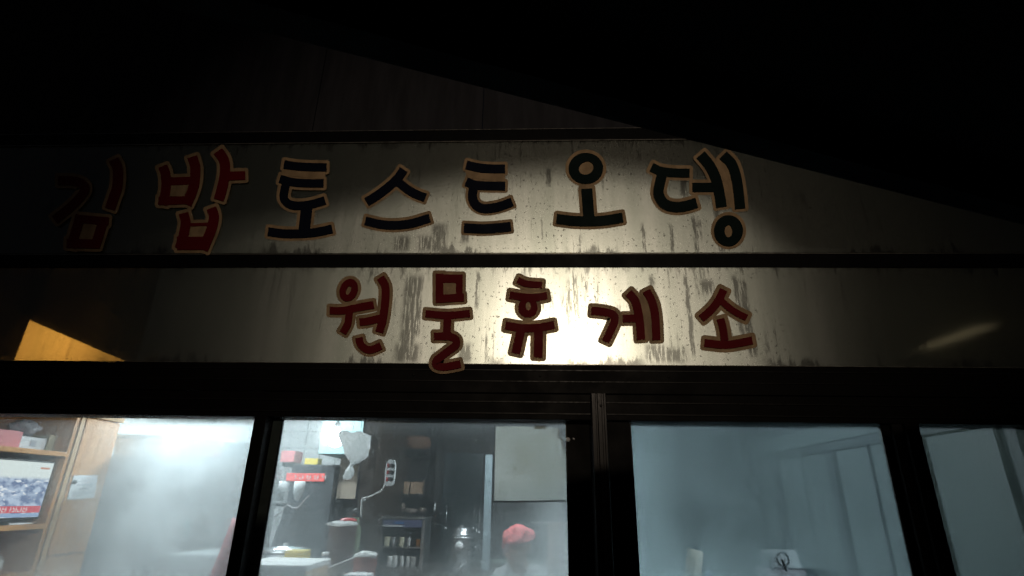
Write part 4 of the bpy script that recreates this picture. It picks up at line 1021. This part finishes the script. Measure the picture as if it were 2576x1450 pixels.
# ---- person with the red bandana bending over the steam
hd_ = P(1302, 1352, 1.20)                      # centre of the bandana
pe = thing('person', (hd_[0], 1.22, .06), 'person in a red bandana and pale coat bending in the steam', 'person')
hx, hy = hd_[0], 1.20; hzc = hd_[2]-.035
def skin(name, nodes, edges, m, parent, sub=2):
    me = bpy.data.meshes.new(name); org = ORG[parent.name]
    me.from_pydata([tuple(np.array(n_[0])-org) for n_ in nodes], edges, [])
    o = link(bpy.data.objects.new(name, me)); o.parent = parent; ORG[o.name] = org
    o.modifiers.new('skin', 'SKIN'); sv = me.skin_vertices[0].data
    for i, n_ in enumerate(nodes): sv[i].radius = (n_[1], n_[1]) if not isinstance(n_[1], tuple) else n_[1]
    sv[0].use_root = True
    sd = o.modifiers.new('sub', 'SUBSURF'); sd.levels = sub; sd.render_levels = sub
    me.materials.append(m); return o
nd, ed = [], []
def chain(start, pts):
    prev = start
    for p_, r_ in pts:
        nd.append((p_, r_)); 
        if prev is not None: ed.append((prev, len(nd)-1))
        prev = len(nd)-1
    return prev
chain(None, [((hx+.10, 1.42, .80), .125)])
sp_ = chain(0, [((hx+.08, 1.40, .92), .125), ((hx+.05, 1.36, 1.02), .13)])
nk = chain(sp_, [((hx+.03, 1.31, 1.115), .075), ((hx+.018, 1.255, 1.165), .050)])
hdv = chain(nk, [((hx-.014, 1.185, hzc-.070), .062), ((hx-.004, 1.198, hzc+.0), .098), ((hx+.004, 1.205, hzc+.055), .085)])
for s in (-1, 1):
    sh_ = chain(sp_, [((hx+.03+s*.17, 1.35, 1.045), .055), ((hx+.02+s*.22, 1.25, .92), .045), ((hx+s*.17, 1.03, .93), .036), ((hx+s*.15, .97, .94), .026), ((hx+s*.14, .93, .945), .028)])
    for k in range(4): chain(sh_, [((hx+s*.14+(k-1.5)*.017, .885, .945), .0088), ((hx+s*.14+(k-1.5)*.016, .855-.006*(k % 2), .930), .0078), ((hx+s*.14+(k-1.5)*.015, .85, .905), .007)])
    chain(sh_, [((hx+s*.14-s*.036, .925, .94), .0095), ((hx+s*.14-s*.046, .895, .925), .008)])
    hp = chain(0, [((hx+.10+s*.09, 1.42, .70), .095), ((hx+.09+s*.10, 1.40, .45), .065), ((hx+.09+s*.10, 1.43, .14), .045), ((hx+.09+s*.10, 1.36, .095), .036)])
skin('body', nd, ed, M_SKIN, pe)
# coat over the trunk
cv, cf = [], []
rows = [((hx+.10, 1.42), .60, .21, .18), ((hx+.10, 1.42), .80, .20, .17), ((hx+.08, 1.40), .95, .21, .165), ((hx+.05, 1.37), 1.08, .225, .15), ((hx+.035, 1.34), 1.145, .17, .12), ((hx+.025, 1.31), 1.175, .10, .085), ((hx+.02, 1.29), 1.19, .075, .07)]
for (c_, z_, rx_, ry_) in rows:
    for k in range(24):
        a = 2*math.pi*k/24; w = 1+.03*math.sin(5*a+z_*20); cv.append((c_[0]+rx_*w*math.cos(a), c_[1]+ry_*w*math.sin(a), z_))
for i in range(len(rows)-1):
    for k in range(24): cf.append((i*24+k, i*24+(k+1) % 24, (i+1)*24+(k+1) % 24, (i+1)*24+k))
raw('coat', cv, cf, M_SHIRT, pe, smooth=True)
for s in (-1, 1): tube('sleeve', [(hx+.03+s*.15, 1.35, 1.055), (hx+.025+s*.21, 1.29, .99), (hx+.015+s*.225, 1.22, .925), (hx+s*.185, 1.08, .93)], [.075, .068, .06, .052], M_SHIRT, pe, 14)
# face: eyes, nose, mouth, ears turned down to the left
fdir = np.array([-.55, -.80, -.22]); fdir /= np.linalg.norm(fdir); side = np.cross(fdir, [0, 0, 1]); side /= np.linalg.norm(side); upv = np.cross(side, fdir)
hc_ = np.array([hx-.002, 1.20, hzc-.01])
ball('nose', hc_+fdir*.085-upv*.022, (.014, .014, .020), M_SKIN, pe, 10, 8)
for s in (-1, 1):
    ball('eye', hc_+fdir*.070+side*.031*s+upv*.002, (.012, .012, .006), M_HAIR, pe, 10, 6)
    ball('ear', hc_+side*.080*s-fdir*.005-upv*.01, (.012, .016, .026), M_SKIN, pe, 10, 8)
ball('mouth', hc_+fdir*.068-upv*.055, (.022, .018, .006), M_PINK, pe, 12, 6)
# bandana: cap, rolled front edge and knot with tails
bv, bf = [], []; U, V = 28, 12; tilt = Matrix.Rotation(math.radians(-16), 3, 'Y')
cc = np.array([hx+.004, 1.205, hzc+.018])
for i in range(V+1):
    th = math.radians(102)*i/V
    for k in range(U):
        a = 2*math.pi*k/U; w = 1+.055*math.sin(5*a+6*th)+.05*math.sin(3*a-4*th+1)+.03*math.sin(9*a+3*th)
        q = Vector((.102*w*math.sin(th)*math.cos(a), .108*w*math.sin(th)*math.sin(a), .082*w*math.cos(th)))
        bv.append(cc+np.array(tilt @ q))
for i in range(V):
    for k in range(U): bf.append((i*U+k, i*U+(k+1) % U, (i+1)*U+(k+1) % U, (i+1)*U+k))
bn = raw('bandana', bv, bf, M_SCARF, pe, smooth=True); bn['label'] = 'coral red bandana tied over the head'
kx = P(1277, 1374, 1.066)
ball('knot', kx+np.array([.010, .022, .016]), (.022, .02, .018), M_SCARF, bn, 14, 8, .06, 2)
prism('knot_tail', [(kx[0]-.03, kx[2]-.035), (kx[0]+.012, kx[2]-.032), (kx[0]+.008, kx[2]+.012), (kx[0]-.004, kx[2]+.018)], 1.062, 1.070, mat('pale pink tail', (.80, .55, .58), .7), bn)
# towel in the steam by the frame, steaming pot
tw0 = P(1405, 1318, .9)
tv_ = [(tw0[0]+(k/6-.5)*.11, .9+.012*math.sin(k*1.7+i*.3), tw0[2]-i*.03) for i in range(10) for k in range(7)]
tw = raw('peach_towel', tv_, [(i*7+k, i*7+k+1, (i+1)*7+k+1, (i+1)*7+k) for i in range(9) for k in range(6)], M_PEACH, None, smooth=True)
tw.modifiers.new('thick', 'SOLIDIFY').thickness = .008; tag(tw, 'peach cloth hanging in the steam beside the window frame', 'cloth')
tag(tube('towel_line', [(tw0[0]-.16, .9, tw0[2]+.003), (tw0[0]+.30, .9, tw0[2]+.003)], .003, M_WHITEP, None, 6), 'thin line carrying the peach cloth', 'line')
pt_ = thing('stock_pot', (hx-.02, .78, .06), 'wide steel stock pot in front of the person', 'pot')
lathe('pot', [(.20, .80), (.22, .82), (.22, 1.03), (.235, 1.035), (.21, 1.036), (.205, .90)], (hx-.02, .70, .0), M_STEEL, pt_, 32)
box('stove', hx-.30, hx+.30, .42, .98, .06, .798, M_FRIDGE, pt_, .01)

# ---- third window: tilted carton, dispenser box
c = P(1746, 1415, .22); cw = thing('tilted_carton', (c[0], .22, 1.046), 'pale tilted carton standing behind the evenly misted window', 'carton')
ang = math.radians(14); R_ = Matrix.Rotation(ang, 3, 'Y'); pts = []
for dz in (-.16, .05):
    for (dx, dy) in ((-.028, -.025), (.028, -.025), (.028, .025), (-.028, .025)):
        q = np.array(R_ @ Vector((dx, dy, dz))); pts.append(c+q*np.array([-1, 1, 1]) if False else c+np.array([q[0], q[1], q[2]]))
shell_box('carton', pts, mat('pale carton', (.82, .82, .74), .6, trans=.7), cw)
ls = thing('leafy_scallion', (c[0]-.10, .6, 1.046), 'bunch of green leaves left of the tilted carton', 'vegetables')
for i in range(9):
    b_ = np.array([c[0]-.10+.05*random.uniform(-1, 1), .6+.03*random.uniform(-1, 1), 1.05]); tip = b_+np.array([.06*random.uniform(-1, 1), .03*random.uniform(-1, 1), .17+.08*random.random()])
    tube('leaf', [b_, (b_+tip)/2+np.array([.01, 0, .02]), tip], [.012, .010, .004], mat('green leaf', (.10, .20, .06), .5), ls, 6)
tag(ball('blue_lid', P(1786, 1445, .5), (.022, .02, .016), M_BLUE, None, 14, 8, .05, 5), 'small blue cap right of the tilted carton', 'cap')
tag(box('front_counter', .42, 1.60, .10, .80, .06, 1.045, M_FRIDGE, None, .006), 'grey counter below the third window', 'counter')
p0, p1 = P(1928, 1382, .12), P(2002, 1382, .12); zf = P(1965, 1428, .12)[2]
ds = thing('dispenser_box', ((p0[0]+p1[0])/2, .16, 1.046), 'clear plastic dispenser box with a pale ring for its glare', 'dispenser')
shell_box('hopper', [(p0[0]-.006, .115, zf), (p1[0]+.010, .115, zf), (p1[0]+.010, .19, zf), (p0[0]-.006, .19, zf), (p0[0], .12, p0[2]), (p1[0], .12, p0[2]), (p1[0], .18, p0[2]), (p0[0], .18, p0[2])], mat('grey clear plastic', (.60, .68, .72), .2, 0, .2, 14, trans=.75), ds)
bx0, bx1 = p0[0]-.022, p1[0]+.020
shell_box('base', [(bx0, .105, 1.0465), (bx1, .105, 1.0465), (bx1, .21, 1.0465), (bx0, .21, 1.0465), (bx0, .105, zf-.001), (bx1, .105, zf-.001), (bx1, .21, zf-.001), (bx0, .21, zf-.001)], mat('lilac grey plastic', (.70, .70, .78), .4, trans=.7), ds)
cxx, czz = (p0[0]+p1[0])/2-.004, P(1960, 1408, .11)[2]
rg = [(cxx+.024*math.cos(a), .110+.002*math.sin(5*a), czz+.026*math.sin(a)) for a in np.linspace(0, 2*math.pi, 26)]
tube('glare_ring', rg, .0042, mat('white glare ring', (.9, .94, .96), .15, 0, .1, 50, trans=.5), ds, 6, 1)  # white ring stands in for glare on the box front
tube('hook', [(cxx-.004, .106, czz), (cxx, .103, czz-.018), (cxx+.004, .102, czz-.042)], .004, M_BLACKP, ds, 6)
tag(box('pale_carton', P(2555/1.59, 1400, .42)[0]-.02, P(1612, 1400, .42)[0]+.015, .40, .48, 1.0465, P(1610, 1370, .42)[2], mat('pale lilac carton', (.62, .63, .70), .6, trans=.5), None, .004), 'pale lilac carton at the left edge of the third window', 'box')
